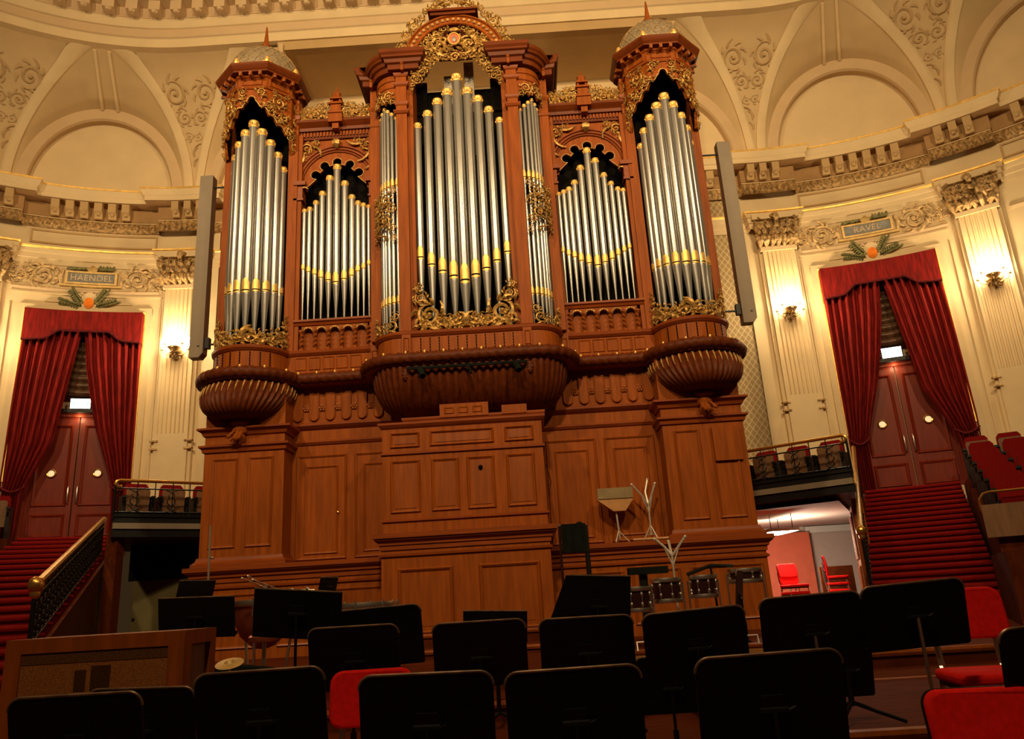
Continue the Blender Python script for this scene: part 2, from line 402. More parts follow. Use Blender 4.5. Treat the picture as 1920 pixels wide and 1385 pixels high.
    for k in (-1, 1):
        scroll(g, f2, k*.99, 9.0, .26, pi/2+k*1.3, 1.6, -k, .22, .03, 10, rr); scroll(g, f2, k*1.30, 9.14, .12, 0, 1.3, k, .22, .02, 7, rr)
        scroll(g, f2, k*1.46, 8.95, .14, pi/2, 1.3, k, .24, .025, 6, rr); scroll(g, f2, k*1.62, 9.16, .08, 0, 1.2, -k, .3, .02, 4, rr)
        g.tube([f2(k*.62, 8.82, .03), f2(k*.66, 9.0, .05), f2(k*.6, 9.2, .03)], [.03, .06, .03], 5)
        for q in range(9): leaf(g, f2, k*(1.15+.09*q), 8.82+.08*(q % 3), rr.uniform(0, 6), .12, .02, .02)
    foliage(g, f2, [(k*rr.uniform(.68, 1.7), rr.uniform(8.78, 9.22)) for k in (-1, 1) for q in range(26)], .10, .016, rr, .015); part(g, 'rinceau', 'rinceau')
    m.curtain(f2, rng(-.50, .50, 6), lambda q: 9.11, lambda q: 8.87, 0, .05); pl = part(m, 'name_plaque', 'blue')
    m = MB()
    for a0, a1, z0, z1 in ((-.55, .55, 9.11, 9.15), (-.55, .55, 8.83, 8.87), (-.55, -.50, 8.86, 9.12), (.50, .55, 8.86, 9.12)): m.curtain(f2, rng(a0, a1, 5), lambda q: z1, lambda q: z0, 0, .08)
    m.curtain(f2, rng(-.66, .66, 6), lambda q: 8.82, lambda q: 8.775+.03*abs(sin(q*14)), 0, .06)
    m.ball(f2(0, 9.2, .06), (.13, .06, .08), 8, 6); m.ball(f2(0, 9.27, .05), .05, 6, 5)
    part(m, 'plaque_border', 'border', pl)
    m = MB()
    for k in (-1, 1):
        for q in range(7): leaf(m, f2, k*(.1+.05*q), 9.2, pi/2-k*(1.05+.12*(q % 3)), .14, .022, .05)
    part(m, 'plaque_leaves', 'green', pl)
    txt = 'HAENDEL' if s < 0 else 'RAVEL'
    fc = bpy.data.curves.new('lettering', 'FONT'); fc.body = txt; fc.size = .25; fc.extrude = .006; fc.align_x = 'CENTER'; fc.align_y = 'CENTER'; fc.space_character = 1.08
    tmp = bpy.data.objects.new('tmp', fc); COL.objects.link(tmp); bpy.context.view_layer.update()
    me = bpy.data.meshes.new_from_object(tmp); bpy.data.objects.remove(tmp)
    for v in me.vertices: v.co = Vector(f2(v.co.x*.78, 8.99+v.co.y*.85, .055+v.co.z))
    me.materials.append(M['rosy']); o = bpy.data.objects.new('lettering', me); COL.objects.link(o); o.parent = pl
    # ---- shield with leaf sprays
    m = MB(); m.prism([(.17*cos(t)*(1 if sin(t) < 0 else 1.05), 8.40+.24*sin(t)) for t in rng(0, 2*pi, 14)[:-1]], f2, .0, .06)
    for k in (-1, 1): scroll(m, f2, k*.16, 8.58, .07, 0, 1.2, k, .3, .06, 0, rr)
    sh = part(m, 'shield', 'cream')
    m = MB(); m.prism([(.105*cos(t), 8.36+.135*sin(t)) for t in rng(0, 2*pi, 14)[:-1]], f2, .05, .09); part(m, 'medallion', 'orange', sh)
    m = MB()
    for k in (-1, 1):
        for br in (.35, 1.0):
            for q in range(8):
                t = .1+.055*q; bx, bz = k*(.08+t*cos(br)), 8.24+t*sin(br)
                leaf(m, f2, bx, bz, (br if k > 0 else pi-br)+.7, .13, .02, .04); leaf(m, f2, bx, bz, (br if k > 0 else pi-br)-.6, .13, .02, .04)
    part(m, 'leaf_spray', 'green', sh)
    # ---- door surround: mouldings and gilt strip
    m = MB()
    for t0, t1, d in ((8.15, 9.2, .07), (26.9, 27.95, .07), (6.75, 7.0, .035), (29.1, 29.35, .035)):
        m.curtain(f, rng(t0, t1, 2), lambda q: 8.26, lambda q: 2.95, 0, d)
    m.curtain(f, rng(8.15, 27.95, 14), lambda q: 8.26, lambda q: 8.1, 0, .07); m.curtain(f, rng(6.75, 29.35, 14), lambda q: 8.57, lambda q: 8.54, 0, .035)
    m.curtain(f, rng(11.5, 24.4, 8), lambda q: 8.40, lambda q: 8.36, 0, .03)
    part(m, 'door_surround', 'cream')
    m = MB()
    for t0, t1 in ((9.05, 9.25), (26.85, 27.05)): m.curtain(f, [t0, t1], lambda q: 8.15, lambda q: 4.2, .06, .1)
    m.curtain(f, rng(9.05, 27.05, 12), lambda q: 8.15, lambda q: 8.11, .06, .1); part(m, 'gilt_fillet', 'gilt')
    # ---- lunettes and cove vault
    vault = MB(); rib = MB(); lun = MB(); arch = MB(); span = MB(); paint = MB()
    for b in (-1, 0, 1):
        c = BAY+b*PITCHD; ph0, ph1 = (0, 90) if b < 0 else (0, 180)
        PH = [rad(p) for p in rng(ph0, ph1, 28 if b >= 0 else 16)]
        E1 = [(c+13.2*cos(p), 11.15+2.5*sin(p)) for p in PH]             # arch on the wall
        E0 = [(c+11.3*cos(p), 11.15+2.17*sin(p)) for p in PH]
        EG = [(c+13.6*cos(p), 11.2+3.19*sin(p)) for p in PH]             # groin on the cove
        EO = [(c+15.1*cos(p), min(14.39, 11.2+3.48*sin(p))) for p in PH]
        lun.grid([[W(s, t, -.2, 11.1) for t, z in E0], [W(s, t, -.2, z) for t, z in E0]])
        arch.grid([[W(s, t, -.2, z) for t, z in E0], [W(s, t, -.03, z) for t, z in E0], [W(s, c+(t-c)*1.02, .02, 11.15+(z-11.15)*1.02) for t, z in E0], [W(s, c+(t-c)*1.1, .02, 11.15+(z-11.15)*1.09) for t, z in E0], [W(s, t, 0, z) for t, z in E1]])
        rows = []
        for k in range(5):
            q = k/4; rows.append([tuple(Vector(W(s, a[0], 0, a[1])).lerp(Vector(CV(s, g_[0], g_[1])), q)) for a, g_ in zip(E1, EG)])
        vault.grid(rows)
        rib.grid([[CV(s, g_[0], g_[1]) for g_ in EG], [CV(s, g_[0], g_[1], .05) for g_ in EG],
                  [tuple(Vector(CV(s, g_[0], g_[1], .07)).lerp(Vector(CV(s, o_[0], o_[1], .07)), .25)) for g_, o_ in zip(EG, EO)],
                  [tuple(Vector(CV(s, g_[0], g_[1], .07)).lerp(Vector(CV(s, o_[0], o_[1], .07)), .75)) for g_, o_ in zip(EG, EO)],
                  [CV(s, o_[0], o_[1], .04) for o_ in EO], [CV(s, o_[0], o_[1], -.01) for o_ in EO]])
        # crown fillets on the lunette vault
        for k in (-1, 1):
            if b < 0 and k < 0: continue
            pa = rad(90-k*5.5); a, g_ = (c+13.2*cos(pa), 11.15+2.5*sin(pa)), (c+13.6*cos(pa), 11.2+3.19*sin(pa))
            rib.tube([tuple(Vector(W(s, a[0], .01, a[1]-.02)).lerp(Vector(CV(s, g_[0], g_[1])), q)-Vector((0, 0, .01))) for q in (0, .3, .6, .97)], .05, 5)
        # spandrel between this bay and the next
        if b < 1:
            rows = []
            for z in rng(11.2, 14.39, 22):
                q = math.sqrt(max(0, 1-((z-11.2)/3.48)**2)); lo, hi = c+15.1*q, c+PITCHD-15.1*q
                rows.append([CV(s, t, z) for t in rng(lo, hi, 8)])
            span.grid(rows)
            rr = random.Random(9); mid = c+PITCHD/2
            pf = lambda a, bb, d: CV(s, mid+math.degrees(a/7.2), bb, .012)
            for k in (-1, 1):
                scroll(paint, pf, k*.36, 13.75, .26, k, 1.5, k, .22, 0, 8, rr); scroll(paint, pf, k*.18, 13.25, .17, k, 1.4, -k, .22, 0, 6, rr)
                scroll(paint, pf, k*.10, 12.8, .1, k, 1.3, k, .12, 0, 4, rr)
            for z in (12.3, 12.5, 12.05): leaf(paint, pf, 0, z, pi/2+rr.uniform(-.5, .5), .25, .025, 0)
            for a0, a1, z0, z1 in ((-.95, .95, 14.26, 14.29),): paint.curtain(pf, rng(a0, a1, 8), lambda q: z1, lambda q: z0, 0, 0)
    cl = struct(vault.build('ceiling_vault_'+nm, M['vault']))
    part(lun, 'lunette_wall', 'cream', cl); part(arch, 'lunette_arch', 'rosy', cl); part(rib, 'groin_band', 'cream', cl); part(span, 'spandrel', 'vault', cl); part(paint, 'painted_scrollwork', 'grisaille', cl)
    # ---- lattice screen beside the organ
    m = MB(); x0, x1 = sorted((s*4.3, s*6.27)); m.box(x0, x1, 4.78, 4.84, 2.9, 10.42); part(m, 'lattice_screen', 'lattice')
    return wall
wr = build_wall(1, 'right'); wl = build_wall(-1, 'left')

# ---- niche behind the organ
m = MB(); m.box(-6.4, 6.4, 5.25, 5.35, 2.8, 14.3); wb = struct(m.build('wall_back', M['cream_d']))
m = MB(); m.sweep([(-4.4, 5.25), (4.4, 5.25)], [(0, 13.82), (.06, 13.84), (.06, 13.9), (.02, 13.95), (.02, 14.12), (.12, 14.22), (0, 14.24)]); m.build('picture_band', M['cream'], wb)
m = MB(); m.box(-4.9, 4.9, 3.3, 5.3, 14.2, 14.3)
for sx in (-1, 1): m.box(*sorted((sx*4.34, sx*4.44)), 3.12, 5.25, 11.0, 14.25)
so = struct(m.build('ceiling_niche', M['vault']))
m = MB(); m.box(-4.5, 4.5, 3.2, 3.42, 14.12, 14.37)
for sx in (-1, 1): m.box(*sorted((sx*4.2, sx*4.32)), 3.35, 5.2, 14.15, 14.21)
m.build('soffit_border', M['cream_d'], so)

# ---- ceiling rim
def rimpath(R):
    p = [(-CX-R*sin(rad(t)), CY+R*cos(rad(t))) for t in rng(TEND, 0, 30)]; q = [(CX+R*sin(rad(t)), CY+R*cos(rad(t))) for t in rng(0, TEND, 30)]
    return p+q
RP = rimpath(6.5)
m = MB(); m.sweep(RP, [(-.3, 14.36), (.0, 14.36), (.0, 14.58), (.03, 14.62), (.03, 14.84), (.07, 14.86), (.12, 14.98), (.14, 15.06), (-.3, 15.1)]); rim = struct(m.build('trim_ceiling_cornice', M['cream']))
m = MB(); m.sweep(RP, [(.02, 14.60), (.045, 14.62), (.045, 14.83), (.02, 14.85)]); m.build('cornice_band', M['rosy'], rim)
m = MB(); m.sweep(RP, [(-.3, 15.06), (.16, 15.06), (.18, 15.32), (.62, 15.36), (.62, 15.5), (.7, 15.6), (-.3, 15.6)]); m.build('cornice_crown', M['rosy'], rim)
k = 0
L = 0
P6 = rimpath(6.22); acc = 0; nxt = .2
for a, b in zip(P6[:-1], P6[1:]):
    a, b = Vector(a), Vector(b); d = (b-a).length
    while nxt < acc+d:
        p = a.lerp(b, (nxt-acc)/d); t = (b-a).normalized(); nrm = Vector((t.y, -t.x))
        if 4 < nxt < 40:
            mm = MB(); mm.obox((p.x, p.y, 15.2), (t.x, t.y, 0), (nrm.x, nrm.y, 0), (0, 0, 1), .13, .17, .13); mm.ball((p.x+nrm.x*.1, p.y+nrm.y*.1, 15.08), .09, 6, 4); mm.build('modillion', M['rosy'], rim)
        nxt += .52
    acc += d
m = MB(); m.add([(-16, -24, 15.62), (16, -24, 15.62), (16, 4, 15.62), (-16, 4, 15.62)], [(0, 1, 2, 3)]); struct(m.build('ceiling', M['vault']))
# ================================================================== THE ORGAN
organ = thing('pipe_organ', (0, 1.0, .6), 'huge carved oak pipe organ with gilded scrollwork filling the end of the hall', 'organ')
def mir(m, s):
    if s < 0: m.v = [(-p[0], p[1], p[2]) for p in m.v]
    return m
def op(m, name, mt, s=1, par=None, **k): return mir(m, s).build(name, M[mt], par or organ, **k)
def prof_cyma(z0, z1, o0, o1):
    h = z1-z0
    return [(0, z0), (o0, z0), (o0, z0+h*.2), (o0+(o1-o0)*.35, z0+h*.35), (o0+(o1-o0)*.8, z0+h*.62), (o1, z0+h*.72), (o1, z1), (0, z1)]
# ---- base and console
m = MB(); m.box(-4.37, 4.37, -.05, 2.4, .6, 1.9); base = op(m, 'base', 'wood')
m = MB(); m.sweep([(-4.37, 2.3), (-4.37, -.05), (4.37, -.05), (4.37, 2.3)], [(0, 1.72), (.02, 1.72), (.02, 1.78), (.05, 1.80), (.05, 1.83), (.10, 1.87), (.10, 1.885), (.12, 1.89), (.12, 1.955), (0, 1.965)]); op(m, 'base_cornice', 'wood_h')
m = MB(); m.sweep([(-4.37, 2.3), (-4.37, -.05), (4.37, -.05), (4.37, 2.3)], [(0, 1.62), (.03, 1.63), (.035, 1.66), (0, 1.68)]); op(m, 'base_fillet', 'wood_h')
for s in (-1, 1):
    for x0, x1 in ((3.2, 4.3), (1.45, 2.2), (2.3, 3.05)):
        m = MB(); m.frame(fmap(-.05), x0, x1, .75, 1.55, .05, .028); op(m, 'base_panel', 'wood_f', s)
m = MB(); m.box(-1.36, 1.10, -.50, .5, 2.15, 3.88); con = op(m, 'console_case', 'wood')
m = MB(); m.box(-1.33, 1.10, -.80, .45, .6, 2.03); conl = op(m, 'console_base', 'wood')
m = MB(); m.sweep([(-1.33, .4), (-1.33, -.80), (1.10, -.80), (1.10, .4)], [(0, 2.0), (.02, 2.0), (.02, 2.06), (.04, 2.07), (.04, 2.10), (.09, 2.14), (.09, 2.16), (.115, 2.165), (.115, 2.23), (-.32, 2.24)]); op(m, 'console_cornice', 'wood_h')
m = MB(); m.sweep([(-1.33, .4), (-1.33, -.80), (1.10, -.80), (1.10, .4)], [(0, 1.90), (.03, 1.91), (.035, 1.94), (0, 1.95)]); op(m, 'console_fillet', 'wood_h')
m = MB()
for z, d in ((3.45, .03), (2.44, .03)): m.sweep([(-1.36, .4), (-1.36, -.5), (1.10, -.5), (1.10, .4)], [(0, z-.02), (d, z-.01), (d, z+.015), (0, z+.03)])
op(m, 'console_rail', 'wood_h')
m = MB(); m.sweep([(-1.36, .4), (-1.36, -.5), (1.10, -.5), (1.10, .4)], [(0, 3.84), (.03, 3.86), (.06, 3.90), (.06, 3.93), (-.3, 3.94)]); m.sweep([(-1.02, .4), (-1.02, -.36), (1.12, -.36), (1.12, .4)], [(0, 3.92), (.02, 3.94), (.05, 4.0), (.05, 4.03), (-.3, 4.04)]); op(m, 'console_crown', 'wood_h')
for x0, x1 in ((-1.22, -.80), (-.60, -.21), (-.06, .33), (.54, .94)):
    m = MB(); m.frame(fmap(-.5), x0-.02, x1+.02, 2.55, 3.35, .05, .03); m.box(x0+.05, x1-.05, -.508, -.49, 2.62, 3.28); op(m, 'console_panel', 'wood_f')
for x0, x1 in ((-1.22, -.80), (-.61, .34), (.54, .95)):
    m = MB(); m.frame(fmap(-.5), x0-.02, x1+.02, 3.54, 3.78, .04, .03); m.box(x0+.05, x1-.05, -.508, -.49, 3.60, 3.72); op(m, 'console_panel', 'wood_f')
for x0, x1 in ((-1.10, -.30), (.06, .94)):
    m = MB(); m.frame(fmap(-.8), x0, x1, .82, 1.74, .06, .035); m.box(x0+.12, x1-.12, -.806, -.79, .94, 1.62); op(m, 'console_panel', 'wood_f')
m = MB(); m.box(-.47, .29, -.42, -.2, 4.0, 4.21); m.box(.50, .89, -.42, -.2, 4.0, 4.14); op(m, 'console_box', 'wood')
m = MB()
for k in range(3): m.frame(fmap(-.42), -.40+.22*k, -.24+.22*k, 4.05, 4.16, .03, .015)
op(m, 'box_fretwork', 'wood')
m = MB(); m.ball((.135, -.52, 3.17), .035, 8, 6); op(m, 'dome_camera', 'black')
m = MB(); m.tube([(1.13, -.3, 3.2), (1.16, -.3, 3.05), (1.19, -.3, 2.9), (1.16, -.32, 2.8), (1.13, -.3, 2.86)], .008, 5); op(m, 'pull_cord', 'drum')

# ---- pedestals under the towers and the bays beside the console
for s in (-1, 1):
    m = MB(); m.box(3.03, 4.32, 0, 2.3, 1.93, 5.0); op(m, 'pedestal', 'wood', s)
    m = MB(); m.sweep([(3.03, .45), (3.03, 0), (4.32, 0), (4.32, 2.3)], [(0, 1.96), (.09, 1.96), (.09, 2.01), (.075, 2.015), (.04, 2.05), (.025, 2.10), (0, 2.105)]); op(m, 'pedestal_skirting', 'wood_h', s)
    P = [(3.03, .45), (3.03, 0), (4.32, 0), (4.32, 2.3)]
    m = MB(); m.sweep(P, [(0, 3.74), (.03, 3.75), (.04, 3.80), (.08, 3.83), (.08, 3.86), (0, 3.88)]); op(m, 'pedestal_moulding', 'wood_h', s)
    m = MB(); m.sweep(P, [(0, 4.0), (.03, 4.02), (.05, 4.07), (.11, 4.11), (.11, 4.14), (0, 4.17)]); op(m, 'pedestal_cornice', 'wood_h', s)
    for x0, x1 in ((3.19, 3.61), (3.76, 4.19)):
        m = MB(); m.frame(fmap(0), x0, x1, 2.23, 3.65, .05, .028); op(m, 'pedestal_panel', 'wood_f', s)
    # bays
    m = MB(); m.box(1.0, 3.05, .45, .62, 1.93, 9.0 if False else 6.0); op(m, 'bay_wall', 'wood', s)
    for x0, x1, kn in ((2.12, 2.96, 1), (1.16, 2.0, 0)):
        m = MB(); m.frame(fmap(.45), x0, x1, 2.0, 3.70, .05, .03); m.frame(fmap(.45), x0+.14, x1-.14, 2.09, 3.52, .045, .025)
        dr = op(m, 'bay_door', 'wood_f', s)
        if kn: m = MB(); m.ball((2.27, .43, 2.74), .022, 8, 6); op(m, 'door_knob', 'brass', s, dr)
    m = MB(); m.sweep([(1.0, .45), (3.03, .45)], [(0, 3.86), (.02, 3.87), (.05, 3.91), (.05, 3.93), (0, 3.95)]); op(m, 'frieze_fillet', 'wood_h', s)
    m = MB(); m.sweep([(1.0, .45), (3.03, .45)], [(0, 4.12), (.03, 4.14), (.08, 4.19), (.08, 4.22), (0, 4.25)]); op(m, 'frieze_cornice', 'wood_h', s)
    for k in range(6):
        x = 2.95-.27*k; m = MB()
        m.prism([(x-.075, 4.78), (x-.075, 4.36)]+arcpts(x, 4.36, .075, 180, 360, 8)[1:-1]+[(x+.075, 4.36), (x+.075, 4.78)], fmap(.45), 0, .028)
        m.tube([(x-.075, .42, 4.78), (x-.075, .42, 4.36)]+[(a, .42, b) for a, b in arcpts(x, 4.36, .075, 180, 360, 8)[1:-1]]+[(x+.075, .42, 4.36), (x+.075, .42, 4.78)], .010, 5)
        op(m, 'pendant_tab', 'wood', s)
        if k < 5:
            m = MB(); rx = x-.135; m.ball((rx, .43, 4.50), (.03, .03, .03), 8, 5)
            for q in range(6): m.ball((rx+.042*cos(q*pi/3), .435, 4.50+.042*sin(q*pi/3)), (.024, .02, .024), 6, 4)
            op(m, 'rosette', 'wood_f', s)

# ---- laurel torus that ties the whole front together, and the plinth above it
TX, TY = 3.74, .40
def half(rc, yf, yb, rt, a_in):
    """plan line of the front from the middle to the right end"""
    p = [(0, yf), (1.08, yf)]
    p += [(1.08+rc*cos(rad(a)), .12+rc*sin(rad(a))) for a in range(-80, 1, 10)]
    p += [(1.08+rc+.05, yb-.03), (1.08+rc+.12, yb)] if yb > .12 else []
    p += [(TX-rt*cos(rad(a_in))-.1, yb)]
    p += [(TX+rt*cos(rad(a)), TY+rt*sin(rad(a))) for a in rng(180+a_in, 360, 22)]
    return p
def whole(h): return [(-x, y) for x, y in reversed(h[1:])]+h
RING = whole(half(.64, -.52, .24, .80, 12)+[(4.54, .62)])
dense = []
for a, b in zip(RING[:-1], RING[1:]):
    d = (Vector(b)-Vector(a)).length; n = max(1, int(d/.03))
    dense += [tuple(Vector(a).lerp(Vector(b), i/n)) for i in range(n)]
dense.append(RING[-1])
m = MB(); rows = []; acc = 0; studs = []
for i, p in enumerate(dense):
    a, b = Vector(dense[max(0, i-1)]), Vector(dense[min(len(dense)-1, i+1)]); t = (b-a).normalized(); nn = Vector((t.y, -t.x)); acc += (b-a).length/2
    row = []
    for j in range(12):
        q = 2*pi*j/12; r = .098*(1+.16*sin(acc*2*pi/.075+2*q)*sin(acc*2*pi/.15-q)); row.append((p[0]+nn.x*r*cos(q), p[1]+nn.y*r*cos(q), 4.965+r*sin(q)))
    rows.append(row)
    if i % 10 == 5: studs.append((p[0]+nn.x*.06, p[1]+nn.y*.06, 5.045))
m.grid(rows, close=True); m.add(rows[0], [tuple(range(12))]); m.add(rows[-1], [tuple(range(12))]); op(m, 'laurel_moulding', 'wood_d', sharp=70)
for c in studs: op(MB().ball(c, (.022, .022, .03), 6, 4), 'laurel_stud', 'goldleaf')
m = MB(); m.sweep(RING, [(-.3, 4.86), (.0, 4.86), (.02, 4.88), (.02, 4.905), (-.3, 4.93)]); op(m, 'laurel_fillet', 'wood_h')
m = MB(); m.sweep(RING, [(-.42, 4.98), (-.02, 5.0), (-.05, 5.06), (-.42, 5.07)]); op(m, 'plinth_shelf', 'wood_h')
PL = whole(half(.44, -.32, .30, .62, 8)+[(4.36, 1.5)])
m = MB(); m.sweep(PL, [(-.28, 5.0), (.03, 5.0), (.03, 5.08), (.0, 5.10), (.0, 5.40), (-.28, 5.44)]); plinth = op(m, 'plinth', 'wood')
m = MB(); m.sweep(PL, [(-.30, 5.38), (.015, 5.39), (.05, 5.43), (.055, 5.47), (.0, 5.50), (-.30, 5.51)]); op(m, 'plinth_sill', 'wood_h')
for k in range(11):
    x = -.75+.15*k; m = MB()
    for q in range(5): m.box(x-.008, x+.008, -.329, -.31, 5.13+.05*q, 5.165+.05*q)
    op(m, 'pierced_slot', 'black')
for s in (-1, 1):
    for k in range(-3, 4):
        q = rad(-90+k*15); m = MB()
        for z in range(5): m.obox((TX+.62*cos(q), TY+.62*sin(q), 5.15+.05*z), (-sin(q), cos(q), 0), (cos(q), sin(q), 0), (0, 0, 1), .008, .012, .018)
        op(m, 'pierced_slot', 'black', s)
    for x in (.98, 1.6):
        y = -.32 if x < 1 else .22; m = MB(); m.box(x-.07, x+.07, y-.045, y+.05, 5.08, 5.47); m.frame(fmap(y-.045), x-.05, x+.05, 5.13, 5.37, .02, .015); op(m, 'plinth_block', 'wood', s)
    for k in range(5):
        x = 1.84+.235*k; m = MB(); m.frame(fmap(.30), x, x+.205, 5.13, 5.36, .025, .016); op(m, 'plinth_panel', 'wood', s)

# ---- bowls under the towers, trough under the middle
def gad(n, amt): return lambda a, z: 1+amt*(abs(sin(a*n/2))-.6)
for s in (-1, 1):
    m = MB(); rows = []
    for i in range(17):
        t = i/16; r = .74*math.sqrt(max(0, 1-t**2.3))*(1-.02*t)+.13*t; yc = TY-.42*t; z = 4.87-.64*t
        rows.append([(TX+r*gad(44, .05)(a, z)*cos(a), yc+r*gad(44, .05)(a, z)*sin(a), z) for a in rng(0, 2*pi, 176)[:-1]])
    m.grid(rows, close=True); m.add(rows[-1], [tuple(range(176))]); bowl = op(m, 'bowl', 'wood_d', s, sharp=50)
    m = MB()
    for k in range(44):
        a = 2*pi*(k+.5)/44
        if sin(a) > .1: continue
        pts = []
        for i in range(5):
            t = .07+.3*i/4; r = .745*math.sqrt(1-t**2.3)*(1-.02*t)+.13*t; pts.append((TX+r*gad(44, .05)(2*pi*(k+.5)/44, 0)*cos(a), TY-.42*t+r*gad(44, .05)(a, 0)*sin(a), 4.87-.64*t))
        m.tube(pts, [.012, .014, .011, .007, .002], 4)
    op(m, 'gadroon_gilding', 'ochre', s, bowl)
    m = MB(); m.lathe(TX, -.03, [(.12, 4.26), (.17, 4.22), (.18, 4.18), (.12, 4.15), (.10, 4.12)], 16); op(m, 'bowl_neck', 'wood_h', s, bowl)
    m = MB(); m.lathe(TX, -.06, [(.09, 4.13), (.125, 4.08), (.115, 4.03), (.085, 4.0), (.10, 3.95), (.09, 3.90), (.05, 3.84), (.0, 3.82)], 14); rr = random.Random(4)
    for k in range(8): leaf(m, lambda a, b, d: (TX+a, -.16-d, b), -.07+.02*k, 4.05-.02*(k % 3), -pi/2+rr.uniform(-.5, .5), .14, .02, .03)
    op(m, 'pendant_finial', 'wood', s, bowl)
m = MB(); rows = []
for i in range(15):
    t = i/14; r = .60*math.sqrt(max(0, 1-t**2.2))+.02; z = 4.84-.72*t; hl = 1.08-.02*t
    path = []
    for a in rng(180, 270, 40): path.append((-hl+r*cos(rad(a))*.85, .12+r*sin(rad(a)), a))
    for x in rng(-hl, hl, 130)[1:-1]: path.append((x, .12-r, None))
    for a in rng(270, 360, 40): path.append((hl+r*cos(rad(a))*.85, .12+r*sin(rad(a)), a))
    row = []; acc = 0
    for k, (x, y, a) in enumerate(path):
        if k: acc += math.hypot(x-path[k-1][0], y-path[k-1][1]) if i == 0 else 0
        u = k if False else (x if a is None else (-hl-(270-a)*.011 if a < 271 and x < 0 else hl+(a-270)*.011)); row.append((x, y-.05*(abs(sin(u*pi/.125))-.5), z))
    rows.append(row)
m.grid(rows); tr = op(m, 'trough', 'wood_d', sharp=50)
m = MB()
for k in range(-7, 8):
    x = (k+.5)*.125
    m.tube([(x, .12-.61*math.sqrt(1-t**2.2)-.02, 4.84-.72*t) for t in (.1, .18, .26, .34, .42)], [.011, .013, .010, .006, .002], 4)
op(m, 'gadroon_gilding', 'ochre', 1, tr)
for x in (-.98, .98):
    m = MB(); m.ball((x, -.49, 4.71), (.06, .035, .10), 10, 6)
    for q in range(6): m.ball((x+.04*cos(q*pi/3), -.51, 4.71+.06*sin(q*pi/3)), .02, 6, 4)
    op(m, 'trough_boss', 'wood_d', 1, tr)
m = MB(); m.box(-.95, .95, -.60, -.56, 4.76, 4.80); lb = op(m, 'lamp_bar', 'felt')
for x in (-.75, .74, .0):
    m = MB(); m.tube([(x, -.62, 4.76), (x+.05, -.68, 4.68), (x+.07, -.72, 4.6)], [.045, .05, .055] if x else [.02, .02, .02], 8); op(m, 'spotlight', 'felt', 1, lb)

# ---- pipes
def pipe(x, y, z0, zm0, zm1, z1, r, ang=-90.0, mouth='shield', s=1, tip=True):
    """foot from z0, mouth between zm0 and zm1, body up to z1; ang = the way the mouth looks"""
    x *= s; ang = ang if s > 0 else 180-ang; a = rad(ang)
    m = MB(); m.lathe(x, y, [(r*.30, z0), (r*.42, z0+(zm0-z0)*.3), (r*.98, zm0-.02), (r, zm0), (r, z1), (r*.9, z1), (r*.88, z1-.1)], 16); b = m.build('organ_pipe', M['tin'], organ)
    m = MB(); hw = 50 if mouth == 'shield' else 62; rows = []
    hgt = zm1-zm0
    for q in rng(-hw, hw, 8):
        t = abs(q)/hw; top = zm1-hgt*.28*t*t; bot = zm0+.02*t
        rows.append([(x+(r+o)*cos(a+rad(q)), y+(r+o)*sin(a+rad(q)), z) for o, z in ((0, bot), (.006, bot+.004), (.006, top-.004), (0, top))])
    m.grid(rows); m.build('pipe_mouth', M['goldleaf'], b)
    m = MB(); zs = zm0+hgt*.16
    m.grid([[(x+(r+.0085)*cos(a+rad(q)), y+(r+.0085)*sin(a+rad(q)), z) for z in (zs, zs+hgt*.075)] for q in rng(-hw*.96, hw*.96, 8)]); m.build('mouth_slit', M['black'], b)
    if tip:
        m = MB(); h = r*1.5; rows = [(r*1.03, z1-h), (r*1.09, z1-h*.85), (r*1.04, z1-h*.7), (r*1.05, z1-h*.2), (r*1.12, z1-h*.08), (r*1.06, z1+.008), (r*.9, z1+.008)]
        m.lathe(x, y, rows, 14)
        for q in range(8): m.ball((x+r*1.05*cos(q*pi/4), y+r*1.05*sin(q*pi/4), z1-h*.45), (r*.2, r*.2, h*.22), 5, 4)
        m.build('pipe_tip', M['goldleaf'], b)
    return b
tops = {0: 9.82, 1: 9.65, 2: 9.46, 3: 9.27, 4: 9.05}
for s in (-1, 1):
    for k in range(-4, 5):
        a = -90+k*19.5; r = .084-.004*abs(k); pipe(TX+.45*cos(rad(a)), TY+.45*sin(rad(a)), 5.52, 6.44+.02*abs(k), 6.72-.01*abs(k), tops[abs(k)], r, a, s=s)
    T = [8.17, 8.21, 8.26, 8.39, 8.68, 9.03, 8.81, 8.50, 8.32, 8.20, 8.17]; XS = [1.715, 1.81, 1.91, 2.02, 2.15, 2.295, 2.43, 2.56, 2.675, 2.785, 2.88]
    B = [6.98, 6.91, 6.86, 6.77, 6.71, 6.65, 6.71, 6.77, 6.85, 6.91, 6.97]; Tm = [7.10, 7.04, 7.005, 6.96, 6.92, 6.90, 6.91, 6.96, 7.0, 7.05, 7.09]
    RR = [.038, .043, .047, .053, .059, .064, .059, .053, .047, .043, .038]
    for x, z1, b, t, r in zip(XS, T, B, Tm, RR): pipe(x, .30, 6.03, b, t, z1, r, s=s)
CT = [9.49, 9.73, 9.97, 10.16, 10.46, 10.16, 9.97, 9.73, 9.49]; CB = [6.81, 6.655, 6.52, 6.405, 6.31, 6.405, 6.52, 6.655, 6.81]; CM = [7.07, 6.94, 6.83, 6.76, 6.69, 6.76, 6.83, 6.94, 7.07]
for k in range(9):
    x = -.74+.185*k; pipe(x, -.13, 5.55, CB[k], CM[k], CT[k], [.066, .074, .080, .086, .091, .086, .080, .074, .066][k])
